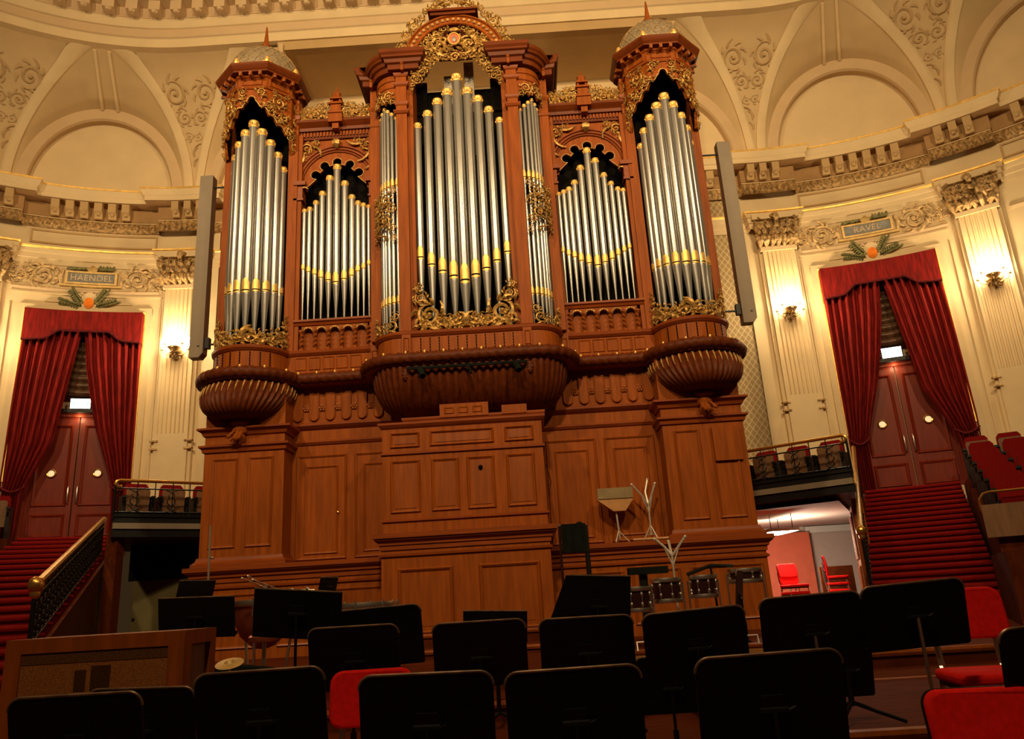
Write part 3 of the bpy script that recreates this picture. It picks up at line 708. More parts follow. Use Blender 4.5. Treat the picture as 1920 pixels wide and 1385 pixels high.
for s in (-1, 1):
    for k in range(7):
        a = -88+k*14.5; d = abs(k-3); x, y = 1.10+.33*cos(rad(a)), .13+.33*sin(rad(a))
        pipe(x, y, 7.6, 8.20, 8.38, 9.88-.055*d-(.0 if k >= 3 else .03*d), .034, a, 'band', s)
        pipe(x, y, 5.45, 6.02, 6.18, 7.75, .034, a, 'band', s, tip=False)

# ---- upper case
for s in (-1, 1):
    # tower posts, side and black lining
    m = MB(); m.box(4.26, 4.40, .36, .60, 5.5, 10.5); m.box(4.34, 4.40, .6, 2.2, 5.0, 10.5); op(m, 'tower_side', 'wood', s)
    m = MB(); m.box(3.03, 3.20, .30, .60, 5.5, 10.5); m.box(3.03, 3.10, .6, 2.2, 5.5, 10.5); op(m, 'tower_post', 'wood', s)
    m = MB(); m.sweep([(3.02, .6), (3.02, .29), (3.21, .29), (3.21, .6)], [(0, 10.05), (.02, 10.07), (.03, 10.13), (0, 10.15)]); op(m, 'post_capital', 'wood_h', s)
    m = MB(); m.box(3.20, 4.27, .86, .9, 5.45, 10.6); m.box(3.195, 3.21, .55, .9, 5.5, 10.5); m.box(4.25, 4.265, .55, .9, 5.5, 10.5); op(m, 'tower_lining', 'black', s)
    # octagonal header with cusped gothic opening
    ap = .62; h = ap*math.tan(rad(22.5)); V = [Vector((-ap, .12)), Vector((-ap, -h)), Vector((-h, -ap)), Vector((h, -ap)), Vector((ap, -h)), Vector((ap, .12))]
    cum = [0]
    for a, b in zip(V[:-1], V[1:]): cum.append(cum[-1]+(b-a).length)
    mid = cum[-1]/2
    def octf(sv, z, d):
        q = sv+mid
        for i in range(5):
            if q <= cum[i+1] or i == 4:
                t = (q-cum[i])/(cum[i+1]-cum[i]); p = V[i].lerp(V[i+1], t); tt = (V[i+1]-V[i]).normalized(); nn = Vector((tt.y, -tt.x)); return (TX+p.x+nn.x*d, TY+p.y+nn.y*d, z)
    def lowedge(q):
        a = abs(q); z = 10.12-.62*max(0, a-.05)**.95/(.75**.95)
        z += .06*abs(sin(a*pi/.17)); z -= .10 if False else 0
        if a < .075: z = 10.17+.08*math.sqrt(max(0, 1-(a/.075)**2))
        if a > .92: z = 9.35-(a-.92)*.6
        elif a > .80: z -= (a-.80)*1.3
        return z
    m = MB(); m.curtain(octf, rng(-mid, mid, 150), lambda q: 10.46, lowedge, -.05, 0); hd = op(m, 'tower_header', 'wood', s)
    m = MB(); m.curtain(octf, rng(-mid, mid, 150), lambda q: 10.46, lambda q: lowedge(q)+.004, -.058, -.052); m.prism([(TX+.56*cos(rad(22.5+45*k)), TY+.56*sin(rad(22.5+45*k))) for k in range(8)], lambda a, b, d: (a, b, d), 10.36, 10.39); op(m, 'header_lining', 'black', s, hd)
    rr = random.Random(21); m = MB()
    for k in (-1, 1):
        for a, z, r in ((.515, 10.20, .12), (.17, 10.34, .075), (.33, 10.02, .075), (.62, 9.92, .085), (.72, 9.72, .07), (.75, 9.55, .06), (.93, 9.98, .09), (.93, 9.72, .07), (.93, 10.28, .08), (.42, 10.38, .04), (.66, 10.37, .05)):
            scroll(m, octf, k*a, z, r, rr.uniform(0, 6), 1.4, k, .26, .025, 6, rr)
        foliage(m, octf, [(k*a, lowedge(a)+.03+rr.uniform(0, .22)) for a in [rr.uniform(.08, .95) for q in range(40)]], .09, .014, rr, .02)
        for q in range(16): scroll_q = .515+.15*cos(q*pi/8); m.ball(octf(k*scroll_q, 10.20+.15*sin(q*pi/8), .01), .014, 5, 4)
    pts = [octf(q, lowedge(q)+.005, .01) for q in rng(-mid+.02, mid-.02, 110)]; m.tube(pts, .013, 5)
    op(m, 'header_carving', 'gold', s, hd)
    OC = [tuple(Vector((TX, TY))+v) for v in V]
    PO = lambda a: [(TX-a, TY+.32), (TX-a, TY-a*math.tan(rad(22.5))), (TX-a*math.tan(rad(22.5)), TY-a), (TX+a*math.tan(rad(22.5)), TY-a), (TX+a, TY-a*math.tan(rad(22.5))), (TX+a, TY+.32)]
    m = MB(); m.sweep(PO(.62), [(-.2, 10.40), (.02, 10.41), (.04, 10.45), (.0, 10.47), (.0, 10.64), (.03, 10.66), (.05, 10.70), (-.2, 10.71)]); op(m, 'tower_frieze', 'wood', s)
    for k in range(-1, 2):
        m = MB(); m.frame(lambda a, b, d: octf(k*2*h+a, b, d), -.19, .19, 10.49, 10.63, .025, .018); op(m, 'frieze_panel', 'wood_f', s)
    m = MB(); m.sweep([(TX+.78*cos(rad(q))/cos(rad(22.5)), TY+.78*sin(rad(q))/cos(rad(22.5))) for q in [-112.5+45*i for i in range(8)]], [(-.7, 10.70), (-.03, 10.70), (-.03, 10.73), (-.0, 10.76), (.03, 10.82), (.03, 10.86), (-.7, 10.88)], closed=True); op(m, 'tower_cornice', 'wood_c', s)
    for k in range(-6, 7):
        q = k*(mid/6.4); p = octf(q, 0, .07); p2 = octf(q, 0, .09); nn = Vector((p2[0]-p[0], p2[1]-p[1])).normalized()
        m = MB(); m.obox((p[0], p[1], 10.665), (-nn.y, nn.x, 0), (nn.x, nn.y, 0), (0, 0, 1), .028, .065, .042); m.ball((p[0]+nn.x*.06, p[1]+nn.y*.06, 10.64), .03, 6, 4); op(m, 'corbel', 'wood_f', s)
    m = MB(); m.lathe(TX, TY, [(.66, 10.86), (.68, 10.95)]+[(.68*cos(rad(q)), 10.95+.74*sin(rad(q))) for q in range(4, 86, 6)]+[(.02, 11.69)], 40); dm = op(m, 'dome', 'slate', s)
    m = MB()
    for k in range(24):
        for sg in (-1, 1): m.tube([(TX+.683*cos(rad(q))*cos(2*pi*k/24+sg*rad(q)*.75), TY+.683*cos(rad(q))*sin(2*pi*k/24+sg*rad(q)*.75), 10.95+.743*sin(rad(q))) for q in range(0, 84, 9)], .006, 3)
    op(m, 'dome_lattice', 'brown_gilt', s, dm)
    m = MB(); m.lathe(TX, TY, [(.14, 11.64), (.16, 11.70), (.10, 11.76), (.075, 11.82), (.095, 11.86), (.05, 11.92), (.014, 12.30), (.0, 12.33)], 10); op(m, 'spire', 'wood', s, dm)
    for k in range(8):
        q = rad(-112.5+45*k); cx, cy = TX+.74*cos(q), TY+.74*sin(q); m = MB()
        m.ball((cx, cy, 10.97), (.05, .05, .09), 6, 5); m.ball((cx-.05*sin(q), cy+.05*cos(q), 10.92), .045, 6, 4); m.ball((cx+.05*sin(q), cy-.05*cos(q), 10.92), .045, 6, 4)
        op(m, 'fleuron', 'goldleaf', s, dm)
    # gilded breastwork round the foot of the tower pipes
    rr = random.Random(31); m = MB(); g = lambda a, z, d: (TX+(.57+d)*cos(a/.57-pi/2), TY+(.57+d)*sin(a/.57-pi/2), z)
    for k in (-1, 1):
        for a, z, r in ((.12, 5.63, .10), (.32, 5.64, .11), (.54, 5.68, .12), (.70, 5.72, .14), (.76, 5.93, .09), (.80, 6.08, .06), (.22, 5.56, .05), (.44, 5.57, .05)):
            scroll(m, g, k*a, z, r, pi/2-k, 1.5, -k, .25, .03, 7, rr)
        leaf(m, g, k*.03, 5.55, pi/2+k*.2, .3, .035, .04)
        foliage(m, g, [(k*a, 5.54+rr.uniform(0, .14+.28*max(0, a-.45)/.35)) for a in [rr.uniform(0, .82) for q in range(46)]], .12, .02, rr, .03)
    op(m, 'foot_carving', 'gold', s)

    # ---- flats: header, cornice, crest, sill, arcade
    X0, X1, XC = 1.62, 3.05, 2.325
    m = MB(); m.box(X0, X0+.10, .33, .6, 5.5, 9.75); m.box(2.955, X1, .33, .6, 5.5, 9.75); op(m, 'flat_stile', 'wood', s)
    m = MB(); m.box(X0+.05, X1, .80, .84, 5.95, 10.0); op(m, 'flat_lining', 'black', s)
    pts = [(-.62, 9.72), (-.62, 8.62), (-.56, 8.62), (-.545, 8.70)]
    for k, la in enumerate((152, 121, 90, 59, 28)):
        lx, lz = .455*cos(rad(la)), 8.73+.455*sin(rad(la)); pts += arcpts(lx, lz, .088, la+128, la-128, 14)
    pts += [(.545, 8.70), (.56, 8.62), (.62, 8.62), (.62, 9.72)]
    m = MB(); m.prism(pts, lambda a, b, d: (XC+a, .42-d, b), -.06, 0); fh = op(m, 'flat_header', 'wood', s)
    m = MB(); m.tube([(XC+a, .415, b) for a, b in pts[3:-3]], .009, 5); op(m, 'cusp_edge', 'ochre', s, fh)
    m = MB()
    for r, w in ((.70, .028), (.76, .022), (.65, .016)): m.tube([(XC+r*cos(rad(q)), .405, 8.74+r*1.02*sin(rad(q))) for q in range(0, 181, 6) if abs(r*cos(rad(q))) < .72], w, 6)
    op(m, 'arch_moulding', 'wood_h', s, fh)
    rr = random.Random(41); gf = lambda a, b, d: (XC+a, .40-d, b)
    for k in (-1, 1):
        m = MB(); scroll(m, gf, k*.56, 9.50, .10, 0, 1.4, k, .26, .02, 9, rr); scroll(m, gf, k*.39, 9.60, .06, 0, 1.3, k, .3, .02, 6, rr); scroll(m, gf, k*.64, 9.30, .07, 0, 1.3, -k, .3, .02, 6, rr)
        leaf(m, gf, k*.48, 9.54, pi/2+k*1.9, .3, .02, .02); leaf(m, gf, k*.62, 9.42, -pi/2-k*.15, .35, .022, .02); leaf(m, gf, k*.66, 9.2, -pi/2, .25, .02, .02)
        op(m, 'spandrel_carving', 'gold', s, fh)
        m = MB()
        for q in range(4): leaf(m, gf, k*.66, 8.62, pi/2+k*(.9-.35*q), .14, .02, .03)
        op(m, 'impost_leaf', 'gold', s, fh)
    m = MB(); leaf(m, gf, 0, 9.46, pi/2+.4, .16, .045, .05, -.5); leaf(m, gf, 0, 9.46, pi/2-.4, .16, .045, .05, .5); m.ball(gf(0, 9.60, .04), (.08, .04, .035), 8, 5)
    op(m, 'keystone', 'gold', s, fh)
    for k in (-1, 1):
        m = MB(); m.box(XC+k*.66-.11, XC+k*.66+.11, .28, .5, 8.68, 8.76); m.box(XC+k*.68-.07, XC+k*.68+.07, .32, .5, 8.40, 8.68); m.box(XC+k*.68-.09, XC+k*.68+.09, .30, .5, 8.38, 8.42); op(m, 'impost', 'wood_h', s)
    FC = [(X0-.0, .40), (X1-.0, .40)]
    m = MB(); m.sweep(FC, [(-.2, 9.66), (.02, 9.67), (.03, 9.70), (.0, 9.72), (.0, 9.83), (.05, 9.84), (.06, 9.90), (.12, 9.96), (.14, 9.98), (.14, 10.03), (-.3, 10.05)]); op(m, 'flat_cornice', 'wood_c', s)
    m = MB()
    for k in range(22): m.box(X0+.06+.062*k, X0+.095+.062*k, .375, .41, 9.735, 9.825)
    op(m, 'dentil_course', 'wood', s)
    m = MB(); m.box(XC-.13, XC+.13, .20, .5, 9.92, 10.12); m.box(XC-.06, XC+.06, .24, .5, 9.80, 9.92); m.box(XC-.14, XC+.14, .18, .5, 10.1, 10.14); m.box(XC-.10, XC+.10, .24, .46, 10.14, 10.32); m.box(XC-.13, XC+.13, .21, .49, 10.32, 10.36)
    for k in (-1, 1): m.box(XC+k*.075-.02, XC+k*.075+.02, .26, .44, 10.36, 10.44)
    m.box(XC-.11, XC+.11, .23, .47, 10.44, 10.47); m.lathe(XC, .35, [(.095, 10.47), (.08, 10.58), (.09, 10.61), (.03, 10.66), (.012, 10.76), (0, 10.77)], 8); op(m, 'pinnacle', 'wood', s)
    m = MB(); rr = random.Random(51); gf = lambda a, b, d: (XC+a, .34-d, b)
    for k in (-1, 1):
        for a, z, r in ((.22, 10.20, .12), (.40, 10.16, .11), (.55, 10.15, .10), (.67, 10.13, .08), (.31, 10.33, .06), (.48, 10.27, .06), (.6, 10.25, .05), (.2, 10.36, .05)): scroll(m, gf, k*a, z, r, rr.uniform(0, 6), 1.4, k, .26, .03, 9, rr)
    foliage(m, gf, [(rr.uniform(-.7, .7), rr.uniform(10.06, 10.28)) for q in range(50)], .10, .016, rr, .02); m.tube([gf(q, 10.06, .0) for q in rng(-.72, .72, 6)], .02, 5); op(m, 'crest_carving', 'gold', s)
    m = MB(); m.box(X0+.04, X1, .46, .5, 10.0, 10.28); op(m, 'crest_board', 'wood', s)
    m = MB(); m.sweep([(X0, .34), (X1-.02, .34)], [(-.3, 5.94), (.02, 5.95), (.04, 5.99), (.07, 6.01), (.07, 6.045), (-.5, 6.06)]); op(m, 'flat_sill', 'wood_h', s)
    m = MB(); m.box(X0, X1, .42, .6, 5.4, 6.0); op(m, 'arcade_back', 'wood', s)
    bx = [1.75+.23*k for k in range(6)]
    for x in bx:
        m = MB(); m.lathe(x, .36, [(.045, 5.48), (.045, 5.53), (.03, 5.55), (.042, 5.62), (.045, 5.66), (.03, 5.72), (.025, 5.78), (.04, 5.80), (.045, 5.83), (.045, 5.86)], 10); op(m, 'baluster', 'wood', s)
        m = MB(); [leaf(m, lambda a, b, d: (x+a, .32-d, b), q*.012, 5.56+.08*k, pi/2+q*.4, .08, .012, .01) for k in range(4) for q in (-1, 1)]; m.ball((x, .325, 5.85), (.05, .03, .03), 6, 5); op(m, 'baluster_leaf', 'wood_f', s)
    for k in range(5):
        xa = bx[k]+.115; m = MB(); m.prism([(xa-.115, 5.96), (xa-.115, 5.82), (xa-.075, 5.82)]+arcpts(xa, 5.82, .075, 180, 0, 10)[1:-1]+[(xa+.075, 5.82), (xa+.115, 5.82), (xa+.115, 5.96)], fmap(.40), 0, .06)
        op(m, 'arcade_arch', 'wood', s)
        m = MB(); m.tube([(a, .335, b) for a, b in arcpts(xa, 5.82, .09, 175, 5, 12)], .018, 6)
        for q in range(7): m.ball((xa+.09*cos(pi*(q+.5)/7), .325, 5.82+.09*sin(pi*(q+.5)/7)), .018, 5, 4)
        op(m, 'arch_gilding', 'gold', s)

    # ---- posts and little round towers beside the middle pipes
    m = MB(); m.box(.80, .93, -.24, .3, 5.5, 10.62); m.box(.90, 1.09, -.33, .0, 5.5, 10.5); op(m, 'centre_post', 'wood', s)
    for z0, d in ((9.60, .035), (9.78, .02), (10.18, .03), (10.38, .03)):
        m = MB(); m.sweep([(.89, -.1), (.89, -.335), (1.10, -.335), (1.10, -.0)], [(0, z0), (d*.4, z0+.01), (d, z0+.05), (d, z0+.07), (0, z0+.08)]); op(m, 'post_band', 'wood_h', s)
    m = MB(); m.box(1.47, 1.64, .10, .6, 5.5, 10.5); m.sweep([(1.465, .4), (1.465, .095), (1.645, .095), (1.645, .5)], [(0, 10.0), (.01, 10.01), (.03, 10.05), (.03, 10.07), (0, 10.08)]); m.sweep([(1.465, .4), (1.465, .095), (1.645, .095), (1.645, .5)], [(0, 9.66), (.01, 9.67), (.02, 9.71), (0, 9.73)]); op(m, 'outer_post', 'wood', s)
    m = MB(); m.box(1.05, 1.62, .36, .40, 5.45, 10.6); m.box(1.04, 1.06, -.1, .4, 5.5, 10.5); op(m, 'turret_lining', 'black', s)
    ta = lambda R: (lambda a, z, d: (1.10+(R+d)*cos(a/R-pi/4), .13+(R+d)*sin(a/R-pi/4), z))
    tf = ta(.41)
    m = MB(); m.curtain(tf, rng(-.33, .33, 60), lambda q: 10.5, lambda q: 9.86+.10*abs(cos(q*pi/.22))-.25*max(0, abs(q)-.2), -.03, 0); th_ = op(m, 'turret_header', 'wood', s)
    m = MB(); rr = random.Random(61)
    for a, z, r in ((-.18, 10.02, .09), (.0, 10.06, .09), (.18, 10.02, .09), (-.27, 9.9, .06), (.27, 9.9, .06), (-.09, 9.93, .05), (.09, 9.93, .05)): scroll(m, tf, a, z, r, rr.uniform(0, 6), 1.4, 1 if a > 0 else -1, .25, .02, 6, rr)
    op(m, 'header_carving', 'gold', s, th_)
    m = MB()
    for z in (10.2, 10.34): m.tube([tf(a, z, .0) for a in rng(-.32, .32, 14)], .018, 6)
    op(m, 'turret_band', 'wood_h', s, th_)
    m = MB()
    for a, z, r in ((-.12, 7.95, .11), (.12, 7.88, .11), (-.2, 7.75, .09), (.05, 7.70, .10), (.2, 7.68, .09), (-.1, 7.55, .10), (.14, 7.48, .09), (-.22, 7.4, .07), (.24, 7.3, .06), (-.26, 7.2, .05), (.2, 8.05, .07), (-.24, 8.1, .06)): scroll(m, tf, a, z, r, rr.uniform(0, 6), 1.5, 1 if a > 0 else -1, .25, .03, 7, rr)
    m.tube([tf(.02+.16*sin(i*1.3), 8.1-.065*i, .012) for i in range(15)], .02, 5); op(m, 'turret_carving', 'gold', s)
    m = MB()
    for a, z, r in ((-.2, 5.62, .10), (.0, 5.57, .07), (.2, 5.64, .11), (.26, 5.8, .07), (-.27, 5.78, .06), (.1, 5.58, .06), (-.1, 5.57, .05)): scroll(m, tf, a, z, r, rr.uniform(0, 6), 1.4, 1 if a > 0 else -1, .25, .03, 6, rr)
    op(m, 'foot_carving', 'gold', s)
    # cornice over posts and round tower
    cp = [(.68, .1), (.68, -.40), (1.20, -.40), (1.20, -.33)]+[(1.10+.47*cos(rad(q)), .13+.47*sin(rad(q))) for q in range(-72, -9, 9)]+[(1.50, .02), (1.74, .02), (1.74, .9)]
    m = MB(); m.sweep(cp, [(-.25, 10.46), (.0, 10.47), (.02, 10.48), (.02, 10.58), (.06, 10.60), (.08, 10.66), (.12, 10.68), (.12, 10.72), (.15, 10.76), (.15, 10.83), (-.25, 10.86)]); op(m, 'centre_cornice', 'wood_c', s)
    for x, y in ((.96, -.40), (1.6, .03)):
        m = MB(); m.box(x-.025, x+.025, y-.05, y+.05, 10.44, 10.56); m.ball((x, y-.04, 10.58), .035, 6, 5); op(m, 'corbel', 'wood', s)
    m = MB(); rr = random.Random(71); gf = lambda a, b, d: (a, -.27-d, b)
    # gilded foot carving of the middle
    for a, z, r in ((.60, 5.76, .21), (.36, 5.64, .10), (.20, 5.63, .11), (.08, 5.58, .07), (.74, 6.06, .11), (.77, 6.24, .07), (.46, 5.56, .06)): scroll(m, gf, a, z, r, pi/2+.4, 1.7, -1, .26, .035, 9, rr)
    leaf(m, gf, .02, 5.53, pi/2-.1, .28, .03, .04)
    foliage(m, gf, [(a, 5.54+rr.uniform(0, .12+.9*max(0, a-.62))) for a in [rr.uniform(0, .8) for q in range(60)]], .12, .02, rr, .03)
    op(m, 'foot_carving', 'gold', s)

# ---- arched pediment over the middle
m = MB()
ar = lambda r, q: (r*cos(rad(q)), 10.72+r*.98*sin(rad(q)))
rows = []
for d, rset in ((0, (.74, .90)),):
    A = [ar(.74, q) for q in rng(3, 177, 40)]; B_ = [ar(.90, q) for q in rng(3, 177, 40)]
    rows = [[(x, -.24, z) for x, z in A], [(x, -.36, z) for x, z in A], [(x, -.36, z) for x, z in B_], [(x, -.1, z) for x, z in B_], [(x, -.1, z) for x, z in A], [(x, -.24, z) for x, z in A]]
m.grid(rows)
for r in (.73, .905): m.tube([(x, -.37, z) for x, z in [ar(r, q) for q in rng(3, 177, 40)]], .022, 6)
ped = op(m, 'pediment_arch', 'wood')
m = MB()
for k in range(25): x, z = ar(.82, 6+168*k/24); m.ball((x, -.37, z), (.033, .025, .033), 8, 5)
op(m, 'pediment_beads', 'ochre', 1, ped)
def tym(q):
    a = abs(q)
    if a < .30: return 10.66+.05*(1-cos(a*pi/.3))
    if a < .62: return 10.76+.05*sin((a-.3)*pi/.32)-.1*max(0, a-.5)
    return 10.70-(a-.62)*2.6
m = MB(); m.curtain(lambda a, b, d: (a, -.24-d, b), rng(-.78, .78, 70), lambda q: 10.72+.98*math.sqrt(max(0, .75**2-q*q)) if abs(q) < .74 else 10.75, lambda q: min(tym(q)+.06, 10.74), -.03, 0); op(m, 'tympanum', 'wood_d')
m = MB(); rr = random.Random(81); gf = lambda a, b, d: (a, -.30-d, b)
for k in (-1, 1):
    for a, z, r in ((.27, 11.0, .19), (.50, 11.06, .10), (.52, 10.83, .13), (.63, 10.95, .08), (.36, 11.27, .10), (.18, 11.36, .07), (.66, 10.66, .10), (.72, 10.48, .08), (.76, 10.33, .07), (.30, 10.76, .08), (.16, 10.74, .08), (.42, 10.96, .06), (.60, 11.12, .06), (.78, 10.2, .05), (.70, 10.56, .07), (.74, 10.41, .06), (.80, 10.1, .035), (.58, 10.72, .08), (.45, 10.70, .06), (.40, 11.12, .07), (.26, 11.24, .06), (.50, 10.60, .10), (.60, 10.43, .085), (.68, 10.27, .065), (.36, 10.70, .07)):
        scroll(m, gf, k*a, z, r, pi/2+k*rr.uniform(0, 2), 1.6, -k, .25, .035, 8, rr)
    foliage(m, gf, [(k*rr.uniform(.1, .66), rr.uniform(10.78, 11.2)) for q in range(30)], .11, .018, rr, .03)
scroll(m, gf, 0, 10.73, .10, 0, 1.3, 1, .3, .04, 8, rr); m.ball(gf(0, 11.33, .02), (.12, .04, .05), 8, 6)
op(m, 'tympanum_carving', 'gold')
m = MB(); m.prism([(.10*cos(t), 11.09+.125*sin(t)) for t in rng(0, 2*pi, 20)[:-1]], lambda a, b, d: (a, -.36-d, b), -.04, .01); md = op(m, 'medallion', 'redwall')
m = MB(); m.ball((0, -.375, 11.08), (.045, .02, .062), 12, 8); op(m, 'medallion_stone', 'steel', 1, md)
m = MB(); m.tube([(.10*cos(t), -.375, 11.09+.125*sin(t)) for t in rng(0, 2*pi, 20)], .016, 6); op(m, 'medallion_rim', 'goldleaf', 1, md)
m = MB(); m.box(-.42, .42, -.42, -.1, 11.60, 11.66); m.box(-.46, .46, -.46, -.1, 11.66, 11.70); m.box(-.2, .2, -.38, -.15, 11.70, 11.78); op(m, 'pediment_cap', 'wood_c')
m = MB(); rr = random.Random(91); gf = lambda a, b, d: (a, -.28-d, b)
for k in (-1, 1):
    for a, z, r in ((.12, 12.02, .13), (.25, 11.84, .11), (.40, 11.80, .09), (.20, 12.2, .09), (.52, 11.76, .05)): scroll(m, gf, k*a, z, r, rr.uniform(0, 6), 1.5, k, .34, .05, 9, rr)
    for a, z, r in ((.72, 11.46, .12), (.86, 11.24, .09), (.94, 11.02, .09), (1.06, 10.93, .06), (.58, 11.62, .06), (1.18, 10.9, .04)): scroll(m, gf, k*a, z, r, pi/2, 1.4, -k, .36, .05, 9, rr)
m.ball((0, -.3, 12.12), (.1, .05, .14), 8, 6); m.ball((0, -.3, 12.34), .06, 8, 6)
op(m, 'crest_carving', 'gold')
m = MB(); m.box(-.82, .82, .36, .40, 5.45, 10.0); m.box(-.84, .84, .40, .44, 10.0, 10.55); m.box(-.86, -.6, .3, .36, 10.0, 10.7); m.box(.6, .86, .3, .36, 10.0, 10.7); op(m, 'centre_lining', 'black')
for x0, x1, z1 in ((.12, .30, 11.0), (-.26, -.10, 10.72)): m = MB(); m.box(x0, x1, .18, .32, 9.0, z1); op(m, 'wooden_pipe', 'steel')
m = MB(); m.box(3.80, 4.23, -.05, .0, 3.12, 3.66); op(m, 'cover_board', 'wood')
# ================================================================== DOORS, CURTAINS, SCONCES
SIDE = {1: 'right', -1: 'left'}
WH = {1: 'right of the organ', -1: 'left of the organ'}
for s in (1, -1):
    O = Vector(W(s, 18, -.30, 0)); Nn = Vector((-s*sin(rad(18)), -cos(rad(18)), 0)); T = Vector((s*cos(rad(18)), -sin(rad(18)), 0))
    F = lambda a, b, d: tuple(O+T*a+Nn*d+Vector((0, 0, b)))
    def fb(m, a0, a1, z0, z1, d0, d1): return m.prism([(a0, z0), (a1, z0), (a1, z1), (a0, z1)], F, d0, d1)
    m = MB()
    for a0, a1 in ((-1.16, -.90), (.90, 1.16)): fb(m, a0, a1, 2.9, 5.9, -.1, .08)
    fb(m, -1.16, 1.16, 5.72, 5.86, -.1, .1); dr = struct(m.build('door_1' if s > 0 else 'door_2', M['door']))
    for k in (-1, 1):
        m = MB(); a0, a1 = sorted((k*.012, k*.90)); fb(m, a0, a1, 2.96, 5.72, -.06, .0)
        m.frame(F, a0+.1, a1-.1, 3.72, 5.55, .07, .035); m.frame(F, a0+.1, a1-.1, 3.06, 3.56, .07, .035)
        lf = m.build('door_leaf', M['door'], dr)
        m = MB(); c = k*.46; m.tube([F(c+.085*cos(t), 4.45+.085*sin(t), .02) for t in rng(0, 2*pi, 20)], .018, 6); m.build('porthole_rim', M['brass'], lf)
        m = MB(); m.prism([(c+.075*cos(t), 4.45+.075*sin(t)) for t in rng(0, 2*pi, 20)[:-1]], F, .0, .012); m.build('porthole_glass', emit('porthole_light', (1.0, .78, .45), .55) if 'porthole_light' not in bpy.data.materials else bpy.data.materials['porthole_light'], lf)
        m = MB(); h = k*.09; m.tube([F(h, 3.80, .0), F(h, 3.80, .06), F(h, 3.84, .07), F(h, 4.10, .07), F(h, 4.14, .06), F(h, 4.14, 0)], .018, 8); m.build('door_handle', M['chrome'], lf)
    # exit sign
    ex = thing('exit_sign', F(0, 5.88, .1), 'glowing white and green exit sign over the red doors '+WH[s], 'sign', 'exit signs over the doors')
    m = MB(); fb(m, -.42, .42, 5.80, 5.88, .1, .2); fb(m, -.225, .225, 5.88, 6.14, .1, .155); m.build('sign_box', M['iron'], ex)
    m = MB(); fb(m, -.2, .2, 5.90, 6.12, .15, .16); pn = m.build('lit_panel', M['exit'], ex)
    m = MB()      # only faint marks survive the glare, at either end
    for a in (-.15, .14): fb(m, a-.022, a+.022, 5.96, 6.07, .16, .162)
    m.build('pictogram', bpy.data.materials.get('exit_mark') or emit('exit_mark', (.42, .80, .66), 1.0), ex)
    lamp('exit_light', 'POINT', F(0, 5.70, .13), 5.0, (1.0, .80, .42), .06)
    # festooned blind
    m = MB(); rows = []
    for i in range(91):
        z = 6.2+1.75*i/90; rows.append([F(a, z-.24*(1-(a/.75)**2)*(1 if i > 12 else i/12), .02+.09*abs(sin(pi*(z-6.1)/.17))*(1-.4*abs(a))) for a in rng(-.8, .8, 12)])
    m.grid(rows); tag(m.build('festoon_blind', M['festoon'], sharp=60), 'dark gathered silk blind hanging above the red doors '+WH[s], 'blind', 'gathered blinds over the doors')
    # drapes
    def drape(inner, outer, nf, nm, label):
        ob = thing(nm, W(s, outer[-1][1], .1, 2.96), label, 'curtain', 'red velvet drapes at the doors')
        def at_(tab, z):
            for (z1, t1), (z0, t0) in zip(tab[:-1], tab[1:]):
                if z >= z0: q = (z-z0)/(z1-z0); return t0+(t1-t0)*q
            return tab[-1][1]
        m = MB(); rows = []; n = nf*9
        for i in range(49):
            z = 7.66-(7.66-2.965)*i/48; a, b = at_(outer, z), at_(inner, z); wid = abs(b-a)*.1414; amp = .035+.045*min(1, .9/wid)*.6
            rows.append([W(s, a+(b-a)*t, .03+amp+.0*t+amp*sin(2*pi*nf*t+.6*sin(z*1.3))+.02*sin(2*pi*nf*.37*t+z), z) for t in rng(0, 1, n)])
        m.grid(rows); b_ = m.build('drape', M['velvet'], ob, sharp=80)
        m = MB(); zt = 3.95 if abs(inner[-1][1]-18) > 6.8 else 4.1; a, b = at_(outer, zt), at_(inner, zt)
        m.tube([W(s, a+(b-a)*t, .16, zt-.12*sin(pi*t)) for t in rng(0, 1, 8)], .022, 6); m.build('tie_band', M['velvet_d'], ob)
    drape([(7.8, 18.2), (6.85, 17.4), (6.09, 16.3), (5.39, 15.1), (4.59, 13.2), (4.0, 11.9), (2.96, 11.8)], [(7.8, 9.35), (2.96, 9.0)], 8, 'door_curtain', 'red velvet door curtain on the side next to the organ, '+WH[s])
    drape([(7.8, 18.35), (6.36, 19.6), (5.07, 20.9), (4.41, 22.9), (3.94, 24.3), (2.96, 24.6)], [(7.8, 26.8), (4.3, 27.3), (2.96, 26.9)], 8, 'door_curtain', 'red velvet door curtain swept away from the organ, '+WH[s])
    pe = thing('pelmet', W(s, 18, .2, 7.5), 'shaped red velvet pelmet with dark fringe over the door '+WH[s], 'pelmet', 'pelmets over the doors')
    def pb(q):
        a = abs(q-18); t = max(0, min(1, (6.0-a)/2.6)); return 7.40+.22*t*t*(3-2*t)-.05*max(0, a-6)/3
    m = MB(); m.curtain(wf(s), rng(9.25, 26.85, 60), lambda q: 8.1, pb, .2, .24)
    for e in (9.25, 26.85): m.grid([[W(s, e, o, z) for z in (pb(e), 8.1)] for o in (0, .22)])
    m.grid([[W(s, q, o, 8.1) for q in rng(9.25, 26.85, 20)] for o in (0, .22)]); m.build('valance', M['velvet'], pe)
    m = MB(); m.tube([W(s, q, .235, pb(q)) for q in rng(9.25, 26.85, 60)], .028, 6); m.build('fringe', M['velvet_d'], pe)
